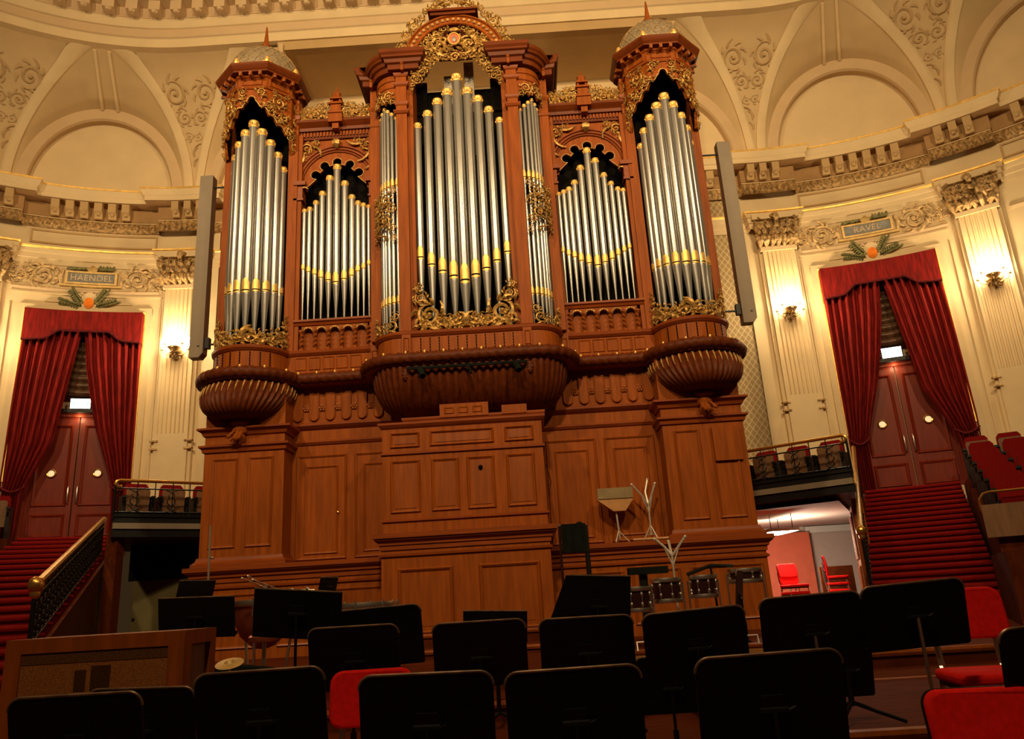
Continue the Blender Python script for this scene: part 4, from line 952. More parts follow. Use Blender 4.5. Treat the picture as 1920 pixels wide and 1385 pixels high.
    # sconces
    for c in PIL[:2]:
        z = 7.12; p0 = Vector(W(s, c, .17, z)); nn = Vector((-s*sin(rad(max(0, c))), -cos(rad(max(0, c))), 0)); tt = Vector((-nn.y, nn.x, 0))
        where = 'on the pilaster between organ and door, ' if c < 10 else 'on the pilaster beyond the door, '
        sc = thing('wall_sconce', p0, 'gilt candle wall lamp '+where+WH[s], 'wall lamp', 'gilt wall lamps on the pilasters')
        G = lambda a, b, d: tuple(p0+tt*a+nn*d+Vector((0, 0, b)))
        m = MB(); m.prism([(.07*cos(t), .02+.17*sin(t)) for t in rng(0, 2*pi, 12)[:-1]], G, 0, .03); rr = random.Random(5)
        for k in range(8): leaf(m, G, 0, -.05, k*pi/4, .16, .03, .04)
        m.build('back_plate', M['brown_gilt'], sc)
        m = MB(); bx, by, _ = G(0, 0, .18); m.lathe(bx, by, [(.0, z-.06), (.05, z-.05), (.09, z+.0), (.14, z+.05), (.145, z+.06), (.09, z+.02), (.0, z-.02)], 18); m.build('shading_dish', M['brown_gilt'], sc)  # dish added to block the bulbs' light from the wall below
        for k in range(5):
            a = rad(-80+40*k); dx, dy = .30*sin(a), .06+.22*cos(a); zz = .14 if k % 2 == 0 else .24
            m = MB(); m.tube([G(0, 0, .03), G(dx*.4, -.10, dy*.5), G(dx*.85, -.06, dy*.95), G(dx, zz-.12, dy)], .011, 6); m.lathe(*G(dx, 0, dy)[:2], [(.01, z+zz-.13), (.04, z+zz-.11), (.025, z+zz-.09), (.016, z+zz-.05)], 8); arm = m.build('lamp_arm', M['brown_gilt'], sc)
            m = MB(); bx, by, _ = G(dx, 0, dy); m.lathe(bx, by, [(.014, z+zz-.05), (.05, z+zz+.0), (.055, z+zz+.05), (.035, z+zz+.14), (.0, z+zz+.19)], 10); m.build('candle_bulb', M['bulb'], arm)
        lamp('sconce_light', 'POINT', G(0, .22, .36), SCP, (1.0, .74, .40), .10).parent = None

# ================================================================== SIDE PLATFORMS, STAIRS, SEATS
def theatre_seat(down):
    t = thing('theatre_seat', (0, 0, 0), 'x', 'seat')
    m = MB(); m.prism([(-.20, .40), (-.215, .62), (-.205, .84), (-.16, .90), (.16, .90), (.205, .84), (.215, .62), (.20, .40)], lambda a, b, d: (a, .10+d+(b-.4)*.12, b), 0, .10); m.build('backrest', M['carpet'], t)
    m = MB()
    if down:
        m.prism([(-.2, .40), (.2, .40), (.205, .46), (.19, .485), (-.19, .485), (-.205, .46)], lambda a, b, d: (a, d, b), -.36, .09); st = m.build('seat', M['carpet'], t)
        m = MB(); m.box(-.19, .19, -.34, .08, .385, .40); m.build('seat_pan', M['tan'], st)
    else:
        m.prism([(-.19, .26), (.19, .26), (.205, .74), (.18, .78), (-.18, .78), (-.205, .74)], lambda a, b, d: (a, -.02+d-(b-.28)*.05, b), 0, .03); st = m.build('folded_seat', M['tan'], t)
        m = MB(); m.box(-.185, .185, .005, .085, .28, .76); m.build('seat_cushion', M['carpet'], st)
    for k in (-1, 1):
        m = MB(); m.box(k*.245-.03, k*.245+.03, -.10, .20, 0, .60); m.box(k*.245-.034, k*.245+.034, -.16, .18, .60, .64); m.tube([(k*.245, -.12, .6), (k*.245, -.16, .55), (k*.245, -.13, .48), (k*.245, -.08, .5)], .016, 6); m.build('arm_standard', M['iron'], t)
    return t
SEATS = {}
def place_seat(x, y, z, rz, label, group, down=False):
    if down not in SEATS: o = SEATS[down] = theatre_seat(down)
    else: o = copy_tree(SEATS[down])
    o.location = (x, y, z); o.rotation_euler = (0, 0, rz); o['label'] = label; o['group'] = group; return o
SWID = 1.74
ORD = ['front', 'second', 'third', 'fourth', 'fifth', 'sixth', 'seventh', 'eighth']
for s in (1, -1):
    # the two flights differ a little: the right one is steeper and shorter
    if s > 0: D2 = Vector((-.44, -.898)); W2 = Vector((.898, -.44)); I0 = Vector((7.95, 4.40)); NST, RISE, TREAD = 20, .105, .235; ROWP, ROWD, NROW = .80, .232, 6; RAIL = (Vector((7.72, 4.05, 3.86)), Vector((5.86, 0.0, 1.92))); BH = .94
    else: D2 = Vector((-.39, -.921)); W2 = Vector((.921, -.39)); I0 = Vector((7.98, 4.42)); NST, RISE, TREAD = 19, .12, .5; ROWP, ROWD, NROW = 1.05, .252, 7; RAIL = (Vector((-6.58, 1.30, 2.97)), Vector((-4.08, -4.3, 1.64))); BH = .56
    S3 = lambda p, z: (s*p.x, p.y, z)
    # slab
    A, B = Vector((4.45, 3.02)), Vector((6.5, 1.42)); poly = [A, B, I0+D2*.0+Vector((-.1, -.05)), Vector((7.6, 4.66)), Vector((4.45, 4.72))]
    m = MB(); m.prism([(p.x*s, p.y) for p in poly], lambda a, b, d: (a, b, d), 2.66, 2.80); sl = struct(m.build('floor_gallery_'+SIDE[s], M['wood_d']))
    m = MB(); e = (B-A).normalized(); nr = Vector((e.y, -e.x)); m.prism([(p.x*s, p.y) for p in (A+nr*.02, B+nr*.02, B+nr*.08, A+nr*.08)], lambda a, b, d: (a, b, d), 2.66, 2.80); m.build('gallery_fascia', M['iron'], sl)
    m = MB(); m.prism([(p.x*s, p.y) for p in (A+nr*.02, B+nr*.02, B+nr*.12, A+nr*.12)], lambda a, b, d: (a, b, d), 2.80, 2.90); m.build('gallery_edge', M['grey'], sl)
    # railing of the gallery
    rl = thing('balcony_railing', S3((A+B)/2, 2.97), 'black iron gallery railing with brass top rail, '+WH[s], 'railing', 'iron gallery railings')
    L = (B-A).length; R3 = lambda q, z, d=0: S3(A+e*q+nr*(.04+d), z)
    m = MB(); m.tube([R3(0, 3.66), R3(L-.06, 3.66), R3(L-.01, 3.64), R3(L, 3.59), R3(L-.03, 3.55), R3(L-.10, 3.545)], .03, 8); m.build('top_rail', M['brass'], rl)
    m = MB(); m.tube([R3(0, 3.52), R3(L, 3.52)], .014, 6); m.tube([R3(0, 3.03), R3(L, 3.03)], .02, 6); m.tube([R3(0, 3.10), R3(L, 3.10)], .012, 6); m.tube([R3(L, 2.97), R3(L, 3.6)], .022, 6); m.build('lower_rail', M['iron'], rl)
    m = MB(); m.prism([(0, 2.90), (L, 2.90), (L, 3.12), (0, 3.12)], lambda a, b, d: R3(a, b, -.02-d), 0, .03); m.build('kick_plate', M['iron'], rl)
    for k in range(9):
        q = .14+k*(L-.2)/8; m = MB(); m.tube([R3(q, 3.0), R3(q, 3.65)], .010, 6); m.build('upright', M['iron'], rl)
    for k in range(4):
        m = MB(); c = .42+.62*k; fq = lambda a, b, d: R3(a, b, .01+d)
        m.tube([fq(c+.07*cos(t), 3.30+.07*sin(t), 0) for t in rng(0, 2*pi, 14)], .011, 5)
        for sg in (-1, 1):
            for v in (-1, 1): m.tube([fq(c+sg*(.03+.13*t)*cos(t*2.2), 3.30+v*(.07+.13*t), 0) for t in rng(0, 1, 8)], .009, 5)
        m.build('scroll_rosette', M['iron'], rl)
    for k, q in enumerate((.28, .90, 1.52, 2.14)):
        p = A+e*q-nr*.42; ang = math.atan2(nr.y, s*nr.x)+pi/2
        place_seat(s*p.x, p.y, 2.80, ang, '%s tip-up seat from the organ, gallery %s' % (['first', 'second', 'third', 'fourth'][k], WH[s]), 'tip-up seats on the galleries')
    # stairs
    st = thing('staircase', S3(I0+D2*5+W2*.8, .6), 'red carpeted staircase leading up to the red doors '+WH[s], 'stairs', 'carpeted stairs beside the stage')
    for k in range(NST):
        a = I0+D2*(TREAD*k); b = a+D2*(TREAD+.03); z = 2.95-RISE*k
        c = [a, a+W2*SWID, b+W2*SWID, b]; m = MB(); m.prism([(p.x*s, p.y) for p in c], lambda x, y, d: (x, y, d), z-RISE-.05, z-.02)
        m.tube([S3(b+D2*.02, z-.03), S3(b+D2*.02+W2*SWID, z-.03)], .036, 8); m.prism([(p.x*s, p.y) for p in c], lambda x, y, d: (x, y, d), z-.03, z); m.build('step', M['carpet'], st)
    n = NST*TREAD; m = MB()
    for off in (-.06, SWID+.01):
        a, b = I0+W2*off, I0+D2*n+W2*off; t = W2*.05
        if off < 0:
            q = .0; P = []
            m.add([S3(a, .0), S3(b, .0), S3(b, 2.93-RISE*NST), S3(a, 2.90), S3(a+t, .0), S3(b+t, 0), S3(b+t, 2.93-RISE*NST), S3(a+t, 2.90)], [(0, 1, 2, 3), (4, 5, 6, 7), (0, 1, 5, 4), (1, 2, 6, 5), (2, 3, 7, 6), (3, 0, 4, 7)])
    m.build('stringer', M['wood_d'], st)
    # handrail
    hr = thing('stair_handrail', tuple(RAIL[1]-Vector((0, 0, BH))), 'brass handrail with black iron scroll lattice along the stairs '+WH[s], 'handrail', 'brass stair handrails')
    h0, h1 = RAIL; m = MB(); m.tube([h0, h1], .042, 10); m.build('rail', M['brass'], hr)
    m = MB(); m.ball(h1, (.075, .075, .085), 12, 8); m.ball(h1-Vector((0, 0, .08)), (.05, .05, .06), 10, 6); m.build('rail_knob', M['brass'], hr)
    dv = h1-h0; nb = 26
    for k in range(nb+1):
        p = h0+dv*(k/nb); m = MB(); m.tube([p, p-Vector((0, 0, BH))], .012 if k < nb else .028, 6)
        if k < nb:
            fq = lambda a, b, d: tuple(p+dv.normalized()*a+Vector((0, 0, b)))
            for zz in (-.24*BH, -.54*BH, -.82*BH): m.tube([fq(.12+.085*cos(t), zz-.02+.085*sin(t), 0) for t in rng(0, 2*pi, 9)], .012, 5); m.ball(fq(.12, zz-.02, 0), .03, 6, 4)
        m.build('baluster', M['iron'], hr)
    m = MB(); 
    for q in (.12, BH): m.tube([h0-Vector((0, 0, q)), h1-Vector((0, 0, q))], .016, 6)
    m.build('lattice_rail', M['iron'], hr)
    # seat tiers on the far side of the stairs
    tiers = NROW
    for k in range(tiers):
        a = I0+W2*(SWID+.08)+D2*(.55+k*ROWP-.62); z = 2.95-ROWD*k; c = [a, a+W2*3.4, a+W2*3.4+D2*ROWP, a+D2*ROWP]
        m = MB(); m.prism([(p.x*s, p.y) for p in c], lambda x, y, d: (x, y, d), 0, z-.04); struct(m.build('floor_tier_%s_%d' % (SIDE[s], tiers-k), M['floor']))
        for j in range(4 if s > 0 else 2):
            p = a+W2*(.36+.56*j)+D2*(ROWP-.42); ang = math.atan2(D2.y, s*D2.x)+pi/2
            place_seat(s*p.x, p.y, z-.04, ang, ('red tip-up seat' if k == 0 else 'red seat')+' in %s row, %s from stairs, %s' % (ORD[tiers-1-k], ['first', 'second', 'third', 'fourth'][j], WH[s]), 'red seats beside the stairs', k > 0)
    # parapet in front of the tiers
    a = I0+W2*(SWID-.05)+D2*(.55+tiers*ROWP-.55); pp = thing('seat_parapet', S3(a, .8), 'wooden front panel with bent metal rail before the seat rows '+WH[s], 'parapet')
    z = 2.95-ROWD*tiers; c = [a, a+W2*3.3, a+W2*3.3+D2*.06, a+D2*.06]; m = MB(); m.prism([(p.x*s, p.y) for p in c], lambda x, y, d: (x, y, d), z+.12, z+.58); m.build('front_panel', M['tan'], pp)
    m = MB(); m.tube([S3(a, z+.50), S3(a+D2*.02, z+.66), S3(a+W2*.06, z+.74), S3(a+W2*.14, z+.76), S3(a+W2*3.3, z+.76)], .018, 8); m.build('bent_rail', M['brass'], pp)
    m = MB(); c = [a-D2*.2, a+W2*3.4-D2*.2, a+W2*3.4+D2*2.2, a+D2*2.2]; m.prism([(p.x*s, p.y) for p in c], lambda x, y, d: (x, y, d), 0, z-.12); struct(m.build('floor_tier_%s_0' % SIDE[s], M['floor']))
    # column loudspeaker
    sp = thing('column_loudspeaker', (s*5.02, 1.05, 5.8), 'tall slim grey column loudspeaker beside the organ case, '+WH[s], 'loudspeaker', 'grey column loudspeakers')
    m = MB(); x = s*5.0; m.box(x-.125, x+.125, .95, 1.15, 5.86, 9.42); m.build('speaker_column', M['grey'], sp)
    m = MB(); m.prism([(x-.125, 5.72), (x+.06, 5.72), (x+.125, 5.80), (x+.125, 5.86), (x-.125, 5.86)], lambda a, b, d: (a, .95+d, b), 0, .2); m.build('end_cap', M['grey'], sp)
    m = MB(); m.box(x+.02, x+.06, .942, .95, 5.92, 5.94); m.build('badge', M['iron'], sp)
    m = MB(); m.tube([(s*4.40, 1.05, 5.98), (s*4.9, 1.05, 5.98)], .02, 6); m.box(x-s*.17-.04, x-s*.17+.04, 1.0, 1.1, 5.9, 6.1); m.tube([(s*4.40, 1.05, 9.2), (s*4.9, 1.05, 9.2)], .02, 6); m.build('wall_bracket', M['iron'], sp)

# ---- lit store room under the right gallery, dark passage under the left one
m = MB(); m.box(4.4, 9.6, 8.0, 8.1, .3, 2.6); rb = struct(m.build('wall_store_room', M['pinkwall']))
m = MB(); m.add([(4.4, 3.2, 2.56), (6.3, 1.75, 2.56), (7.6, 4.5, 2.56), (9.6, 5.2, 2.56), (9.6, 8.1, 2.56), (4.4, 8.1, 2.56)], [(0, 1, 2, 3, 4, 5)]); struct(m.build('ceiling_store_room', M['pinkwall']))
m = MB(); m.box(4.4, 7.75, 7.6, 8.0, .3, 2.40); m.build('red_pier', M['redwall'], rb)
m = MB(); m.box(7.75, 9.5, 7.8, 8.0, 2.38, 2.54); m.build('pale_cornice', M['white'], rb)
m = MB(); m.obox((6.72, 2.0, 1.6), (.39, .92, 0), (.92, -.39, 0), (0, 0, 1), .05, .09, 1.0); m.build('door_post', M['wood'], rb)
jd = thing('open_door', (6.95, 2.7, .6), 'panelled brown door standing open at the right of the lit store room', 'door')
m = MB(); JF = lambda a, b, d: (6.66+.36*a-.95*d, 2.15+.95*a+.30*d, b)
m.prism([(0, .6), (1.7, .6), (1.7, 2.5), (0, 2.5)], JF, -.05, 0)
for z0, z1 in ((.75, 1.45), (1.55, 2.4)):
    for a0, a1 in ((.1, .8), (.9, 1.6)): m.frame(JF, a0, a1, z0, z1, .07, .03)
m.build('panelled_leaf', M['wood'], jd)
pl = thing('ceiling_light_panel', (6.0, 4.5, 2.5), 'bright white ceiling light panel inside the store room', 'ceiling lamp')
m = MB(); m.box(5.62, 6.22, 3.75, 4.95, 2.22, 2.28); m.build('lamp_housing', M['white'], pl)
for x, y in ((5.7, 3.9), (6.14, 3.9), (5.7, 4.8), (6.14, 4.8)): m = MB(); m.tube([(x, y, 2.27), (x, y, 2.57)], .008, 5); m.build('hanger', M['iron'], pl)
m = MB(); m.box(5.65, 6.19, 3.78, 4.92, 2.212, 2.22); m.build('diffuser', M['roomlamp'], pl)
lamp('store_lamp', 'POINT', (6.35, 4.9, 1.95), 150, (1.0, .80, .58), .2)
tag(MB().box(6.9, 7.6, 4.9, 4.94, .6, 1.5).build('leaning_board', M['wood_d']), 'brown board leaning at the back of the lit store room', 'board')
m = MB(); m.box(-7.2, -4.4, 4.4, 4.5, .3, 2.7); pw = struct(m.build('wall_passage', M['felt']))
gd = thing('passage_door', (-6.4, 3.2, .6), 'dull pale green door in the dark passage under the left gallery', 'door')
m = MB(); m.box(-6.95, -5.9, 3.2, 3.26, .6, 1.98); m.build('door_panel', M['glaze'], gd)
m = MB(); m.ball((-6.88, 3.17, 1.28), .03, 8, 6); m.build('door_knob', M['iron'], gd)
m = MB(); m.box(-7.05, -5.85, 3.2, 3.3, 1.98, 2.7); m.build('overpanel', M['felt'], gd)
m = MB(); m.box(-6.62, -6.42, 1.5, 1.75, .3, 2.8); tag(m.build('gallery_post', M['wood_d']), 'dark wooden post carrying the corner of the left gallery', 'post')
# ================================================================== STAGE
m = MB(); m.box(-14, 14, -24, -8.6, -.3, 0); struct(m.build('floor', M['floor']))
RIS = [(-6, 2.0, -8.6, -6.7, .15), (-6, 2.0, -6.7, -5.4, .31), (2.0, 7, -8.75, -7.5, .31), (2.0, 7, -7.5, -5.4, .46), (-11, 11, -5.4, -4.6, .46), (-11, 11, -4.6, 8.2, .60), (-1.6, 1.6, -2.3, -1.5, .70), (-1.6, 1.6, -1.6, -.8, .86)]
for i, (x0, x1, y0, y1, z) in enumerate(RIS):
    m = MB(); m.box(x0, x1, y0, y1, -.3, z); f = struct(m.build('floor_riser_%d' % (i+1), M['floor']))
    m = MB(); m.sweep([(x0, y0), (x1, y0)], [(0, z-.05), (.02, z-.045), (.03, z-.02), (.02, z+.003), (-.05, z+.004), (-.05, z-.05)]); m.build('nosing', M['wood'], f)
def floor_at(x, y): return max([0]+[z for x0, x1, y0, y1, z in RIS if x0 <= x <= x1 and y0 <= y <= y1])

# ---- music stands
def desk_poly(w, h, r):
    if r < .005: return [(-w/2, 0), (w/2, 0), (w/2, h), (-w/2, h)]
    return [(-w/2+.01, 0), (w/2-.01, 0), (w/2, .01)]+arcpts(w/2-r, h-r, r, 0, 90, 6)+arcpts(-w/2+r, h-r, r, 90, 180, 6)+[(-w/2, .01)]
def stand(x, y, zt, label, h=.34, w=.5, tilt=14, yaw=0, roll=0, r=.05, poly=None, rod=False):
    z0 = floor_at(x, y); t = thing('music_stand', (x, y, z0), label, 'music stand', 'black orchestra music stands'); hh = h*cos(rad(tilt)); zb = zt-z0-hh
    R = Matrix.Rotation(-rad(roll), 4, 'Y'); T = rad(tilt)
    def P(a, b, d): v = Vector((a, -b*sin(T)-d*cos(T)+.06, b*cos(T)-d*sin(T))); v = R @ v; return (x+v.x, y+v.y, z0+zb+v.z)
    pl = poly or desk_poly(w, h, r)
    m = MB(); m.prism(pl, P, 0, .006); 
    for k in range(len(pl)):
        pass
    d = m.build('desk', M['tray'], t)
    m = MB(); n = len(pl); top = [P(a, b, .003) for a, b in pl if b > .02]; m.tube(top, .006, 6); m.build('desk_rim', M['rim'], d)
    m = MB(); m.prism([(-w/2+.01, -.0), (w/2-.01, 0), (w/2-.01, .006), (-w/2+.01, .006)], P, -.065, .003); m.prism([(-w/2+.01, 0), (w/2-.01, 0), (w/2-.01, .022), (-w/2+.01, .022)], P, -.067, -.062); m.build('lip', M['tray'], d)
    m = MB(); m.prism([(-.05, .10), (.05, .10), (.04, .2), (-.04, .2)], P, .006, .02); m.tube([P(-.05, .15, .022), P(.05, .15, .022)], .012, 6); m.tube([P(.075, .16, .03), P(.05, .15, .03)], .007, 5); m.build('bracket', M['iron'], t)
    p0 = Vector(P(0, .15, .025)); m = MB(); zm = z0+max(.25, zb*.62); m.tube([p0, (p0.x, p0.y, zm)], .009, 8); m.build('inner_rod', M['chrome'] if rod else M['iron'], t)
    m = MB(); m.tube([(p0.x, p0.y, zm+.05), (p0.x, p0.y, z0+.10)], .017, 8); m.build('post', M['iron'], t)
    for k in range(3):
        q = rad(90+120*k+20); m = MB(); m.tube([(p0.x, p0.y, z0+.12), (p0.x+.12*cos(q), p0.y+.12*sin(q), z0+.07), (p0.x+.27*cos(q), p0.y+.27*sin(q), z0+.012)], .011, 6); m.build('leg', M['iron'], t)
    if yaw:
        for o in [t]+list(t.children_recursive): pass
        for o in t.children_recursive:
            if o.parent == t: o.matrix_parent_inverse = Matrix.Identity(4)
        t.rotation_euler.z = rad(yaw)
    return t
M['rim'] = mat('highlight_desk_edge', (.26, .17, .11), .4, .5, var=.35, scale=12)  # edge highlight painted in as a lighter rim colour
F1 = 'front row of black music stands, '
stand(-.89, -8.98, 1.00, 'black music stand before the wooden cabinet, nearest the left edge of the picture')
stand(-1.02, -8.23, .95, 'low black music stand right against the cabinet, behind the leftmost front stand', roll=-1.5)
stand(-.24, -8.88, 1.04, 'black music stand just left of the middle red chair', roll=.6)
stand(.40, -8.95, 1.00, 'black music stand hiding the right half of the middle red chair', roll=-.8)
stand(.95, -8.98, .99, 'black music stand in the front row with a red chair edge at its right', roll=.6)
stand(1.64, -9.08, 1.01, 'wide black music stand in front of the drums, frontmost on the right', roll=.9, w=.52)
stand(2.84, -8.86, 1.04, 'black music stand cut by the right edge, before the red chairs', roll=3)
stand(-.18, -7.58, 1.15, 'black music stand behind the middle red chair, to its left')
stand(-.142, -7.0, 1.24, 'taller black music stand in the second row behind the middle red chair', h=.36, w=.53, roll=1.9)
stand(.52, -7.69, 1.14, 'black music stand in front of the organ console centre', roll=.2)
stand(1.09, -7.70, 1.13, 'black music stand before the right end of the console', roll=-.1)
stand(1.63, -7.92, 1.14, 'black music stand directly below the three dark drums', roll=2.4, w=.52)
stand(2.18, -8.03, 1.18, 'black music stand below the lit store room', roll=1.6, rod=True)
stand(2.65, -8.12, 1.21, 'black music stand in front of the right staircase, beside the upper red chair', h=.31, roll=2.4, rod=True)
stand(-1.64, -6.25, 1.386, 'square black music desk between cabinet and kettledrum', h=.29, w=.56, roll=-1.4, r=0)
stand(-.63, -7.20, 1.37, 'square black music desk leaning slightly, under the chrome bar', h=.29, w=.54, roll=-5.8, r=0)
stand(.50, -5.76, 1.16, 'small black music desk half hidden before the console panels', h=.24, roll=-3.3, r=0)
stand(1.27, -6.18, 1.37, 'black music desk with slanting left edge below the black towel', h=.37, roll=-4.2, poly=[(-.36, 0), (.24, 0), (.24, .37), (-.23, .37)])
stand(2.90, -4.0, 1.38, 'black music stand turned sideways beside the drums', h=.42, w=.5, yaw=68, tilt=8)
stand(2.57, -7.30, .95, 'low black music stand deep in shadow right of the frontmost wide stand', h=.36, w=.32)
stand(1.61, -7.05, .86, 'low black music stand in the dark gap behind the front row', h=.34, w=.42)
stand(-3.06, -2.95, 1.65, 'narrow black desk seen nearly edge on by the thin pole', h=.34, yaw=62, r=0)
stand(-1.40, -3.4, 1.58, 'small black desk seen edge on right of the chrome bar', h=.25, w=.3, yaw=66, r=0)

# ---- red chairs
def chair():
    t = thing('orchestra_chair', (0, 0, 0), 'x', 'chair')
    def rr(w, h, r): return arcpts(w/2-r, r, r, -90, 0, 5)+arcpts(w/2-r, h-r, r, 0, 90, 5)+arcpts(-w/2+r, h-r, r, 90, 180, 5)+arcpts(-w/2+r, r, r, 180, 270, 5)
    m = MB(); B = lambda a, b, d: (a, .20+b*.18-d-.06*(a/.22)**2*.5, .585+b)
    m.prism(rr(.42, .265, .06), B, -.0, .045); bk = m.build('backrest', M['chairred'], t)
    bv = bk.modifiers.new('soft', 'BEVEL'); bv.width = .018; bv.segments = 3
    m = MB(); m.prism(rr(.42, .265, .06), B, -.012, 0); m.build('back_shell', M['tray'], bk)
    m = MB(); S = lambda a, b, d: (a, -.23+b, .44+d+.02*(b/.42-.5)**2); m.prism(rr(.44, .43, .06), S, -.055, 0); st = m.build('seat', M['chairred'], t)
    bv = st.modifiers.new('soft', 'BEVEL'); bv.width = .02; bv.segments = 3
    m = MB(); m.prism(rr(.42, .41, .06), lambda a, b, d: S(a, b+.01, d), -.075, -.055); m.build('seat_shell', M['tray'], st)
    for k in (-1, 1):
        m = MB(); x = k*.155; m.tube([(x, .17, .39), (x, .215, .45), (x, .235, .60), (x, .25, .78)], .018, 6, flat=.45, upv=(0, 1, 0)); m.build('back_support', M['chrome'], t)
        for yy, f in ((-.17, -.05), (.16, .06)):
            m = MB(); m.tube([(k*.19, yy, .39), (k*.21, yy+f, .0)], .013, 8); m.build('leg', M['chrome'], t)
    m = MB(); m.box(-.2, .2, -.18, -.16, .36, .385); m.box(-.2, .2, .15, .17, .36, .385); m.build('seat_frame', M['chrome'], t)
    return t
CH0 = chair(); ch_used = [False]
def place_chair(x, y, z, rz, label, group='red orchestra chairs on the stage'):
    o = CH0 if not ch_used[0] else copy_tree(CH0); ch_used[0] = True
    o.location = (x, y, z); o.rotation_euler = (0, 0, rad(rz)); o['label'] = label; o['group'] = group; return o
place_chair(-.02, -8.02, .09, 3, 'red chair in the middle of the front, half behind a music stand')
place_chair(1.03, -8.62, 0, -4, 'red chair almost wholly hidden, only its right edge showing beside a front stand')
place_chair(3.15, -7.72, .31, -6, 'upper red chair at the right before the red staircase')
place_chair(2.47, -9.02, -.03, -5, 'lower red chair at the right, nearest to the viewer')
for k in range(2): place_chair(6.02, 4.0, .60+.14*k, 12, '%s red chair of the short stack by the red wall in the store room' % ['lower', 'upper'][k], 'chairs stacked by the red wall')
for k in range(3): place_chair(7.02, 4.35, .60+.13*k, 70, '%s red chair of the tall stack by the open store room door' % ['lowest', 'middle', 'topmost'][k], 'chairs stacked by the open door')
def stool(x, y, zt, r, mt, label):
    z0 = floor_at(x, y); t = thing('stool', (x, y, z0), label, 'stool', 'round stools')
    m = MB(); m.lathe(x, y, [(0, zt-.06), (r*.95, zt-.06), (r, zt-.045), (r, zt-.015), (r*.9, zt), (0, zt+.004)], 20); m.build('seat', M[mt], t)
    m = MB(); m.tube([(x, y, zt-.06), (x, y, z0+.12)], .02, 8); m.build('pillar', M['chrome'], t)
    for k in range(4):
        q = k*pi/2+.4; m = MB(); m.tube([(x, y, z0+.16), (x+.2*cos(q), y+.2*sin(q), z0+.012)], .012, 6); m.build('leg', M['chrome'], t)
stool(.68, -8.28, .58, .16, 'chairred', 'red topped stool in the gap between two front music stands')
stool(-2.30, -4.75, 1.06, .13, 'copper', 'reddish stool behind the cabinet, left of the kettledrums')
stool(-1.62, -4.80, 1.06, .14, 'copper', 'reddish stool under the leaning square music desk')

# ---- wooden cabinet at the left
cb = thing('wooden_cabinet', (-1.9, -6.8, 0), 'low wooden cabinet with woven cloth front at the lower left', 'cabinet')
m = MB(); x0, x1, y0, y1, zt = -2.44, -1.33, -7.10, -6.62, 1.175
m.box(x0+.03, x1-.03, y0+.03, y1-.03, .15, zt-.02); m.build('carcass', M['tan'], cb)
m = MB(); m.box(x0, x1, y0, y1, zt-.02, zt); m.build('top_board', M['wood'], cb)
m = MB(); m.prism([(x0, .15), (x1, .15), (x1, zt-.02), (x0, zt-.02)], fmap(y0+.03), 0, .0)
m = MB()
for a0, a1, b0, b1 in ((x0, x0+.10, .15, zt-.02), (x1-.10, x1, .15, zt-.02), (x0+.1, x1-.1, zt-.085, zt-.02), (x0+.1, x1-.1, .15, .25)): m.box(a0, a1, y0, y0+.04, b0, b1)
m.build('front_frame', M['wood'], cb)
m = MB()
for a0, a1, b0, b1 in ((y0+.04, y0+.10, .15, zt-.02), (y1-.08, y1, .15, zt-.02), (y0+.1, y1-.08, zt-.085, zt-.02), (y0+.1, y1-.08, .15, .25)): m.box(x1-.035, x1, a0, a1, b0, b1)
m.build('side_frame', M['wood'], cb)
M['cloth'] = mat('woven_cabinet_cloth', (.30, .11, .028), .9, var=.3, scale=160, spec=.05)
m = MB(); m.box(x0+.1, x1-.1, y0+.010, y0+.03, .25, zt-.085); m.build('cloth_panel', M['cloth'], cb)
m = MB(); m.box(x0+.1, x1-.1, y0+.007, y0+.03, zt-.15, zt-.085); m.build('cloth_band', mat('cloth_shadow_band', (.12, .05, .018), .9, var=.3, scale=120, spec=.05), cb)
M['cloth_dark'] = mat('dark_cloth_patch', (.07, .028, .01), .9, var=.3, scale=120, spec=.05)
for a, h in ((-2.0, .98), (-1.90, 1.0)): m = MB(); m.box(a, a+.07 if a < -1.95 else a+.12, y0+.007, y0+.03, .86, h); m.build('cloth_patch', M['cloth_dark'], cb)

# ---- percussion at the back left
def kettle(x, y, zt, r, label):
    z0 = floor_at(x, y); t = thing('kettledrum', (x, y, z0), label, 'drum', 'copper kettledrums')
    m = MB(); m.lathe(x, y, [(.03, zt-.50), (r*.35, zt-.47), (r*.72, zt-.36), (r*.93, zt-.2), (r, zt-.04)], 28); m.build('bowl', M['copper'], t)
    m = MB(); m.lathe(x, y, [(r-.01, zt-.05), (r+.02, zt-.05), (r+.025, zt-.02), (r+.02, zt+.01), (r-.01, zt+.012)], 28); m.build('hoop', M['chrome'], t)
    m = MB(); m.lathe(x, y, [(r, zt), (.0, zt+.004)], 28); m.build('drum_head', M['white'], t)
    for k in range(8):
        q = k*pi/4; m = MB(); m.tube([(x+(r+.03)*cos(q), y+(r+.03)*sin(q), zt+.03), (x+(r+.03)*cos(q), y+(r+.03)*sin(q), zt-.15)], .008, 6); m.build('tension_rod', M['chrome'], t)
    for k in range(3):
        q = k*2.1+.5; m = MB(); m.tube([(x+r*.95*cos(q), y+r*.95*sin(q), zt-.16), (x+r*.7*cos(q), y+r*.7*sin(q), z0+.02)], .016, 6); m.build('leg', M['chrome'], t)
kettle(-2.14, -3.3, 1.376, .34, 'copper kettledrum showing between the two square music desks')
kettle(-.92, -3.9, 1.28, .33, 'copper kettledrum between leaning desk and second row stand')
t = thing('percussion_bar', (-1.75, -3.9, .6), 'chrome bar stand with thin crossed beaters above the square desks', 'percussion stand')
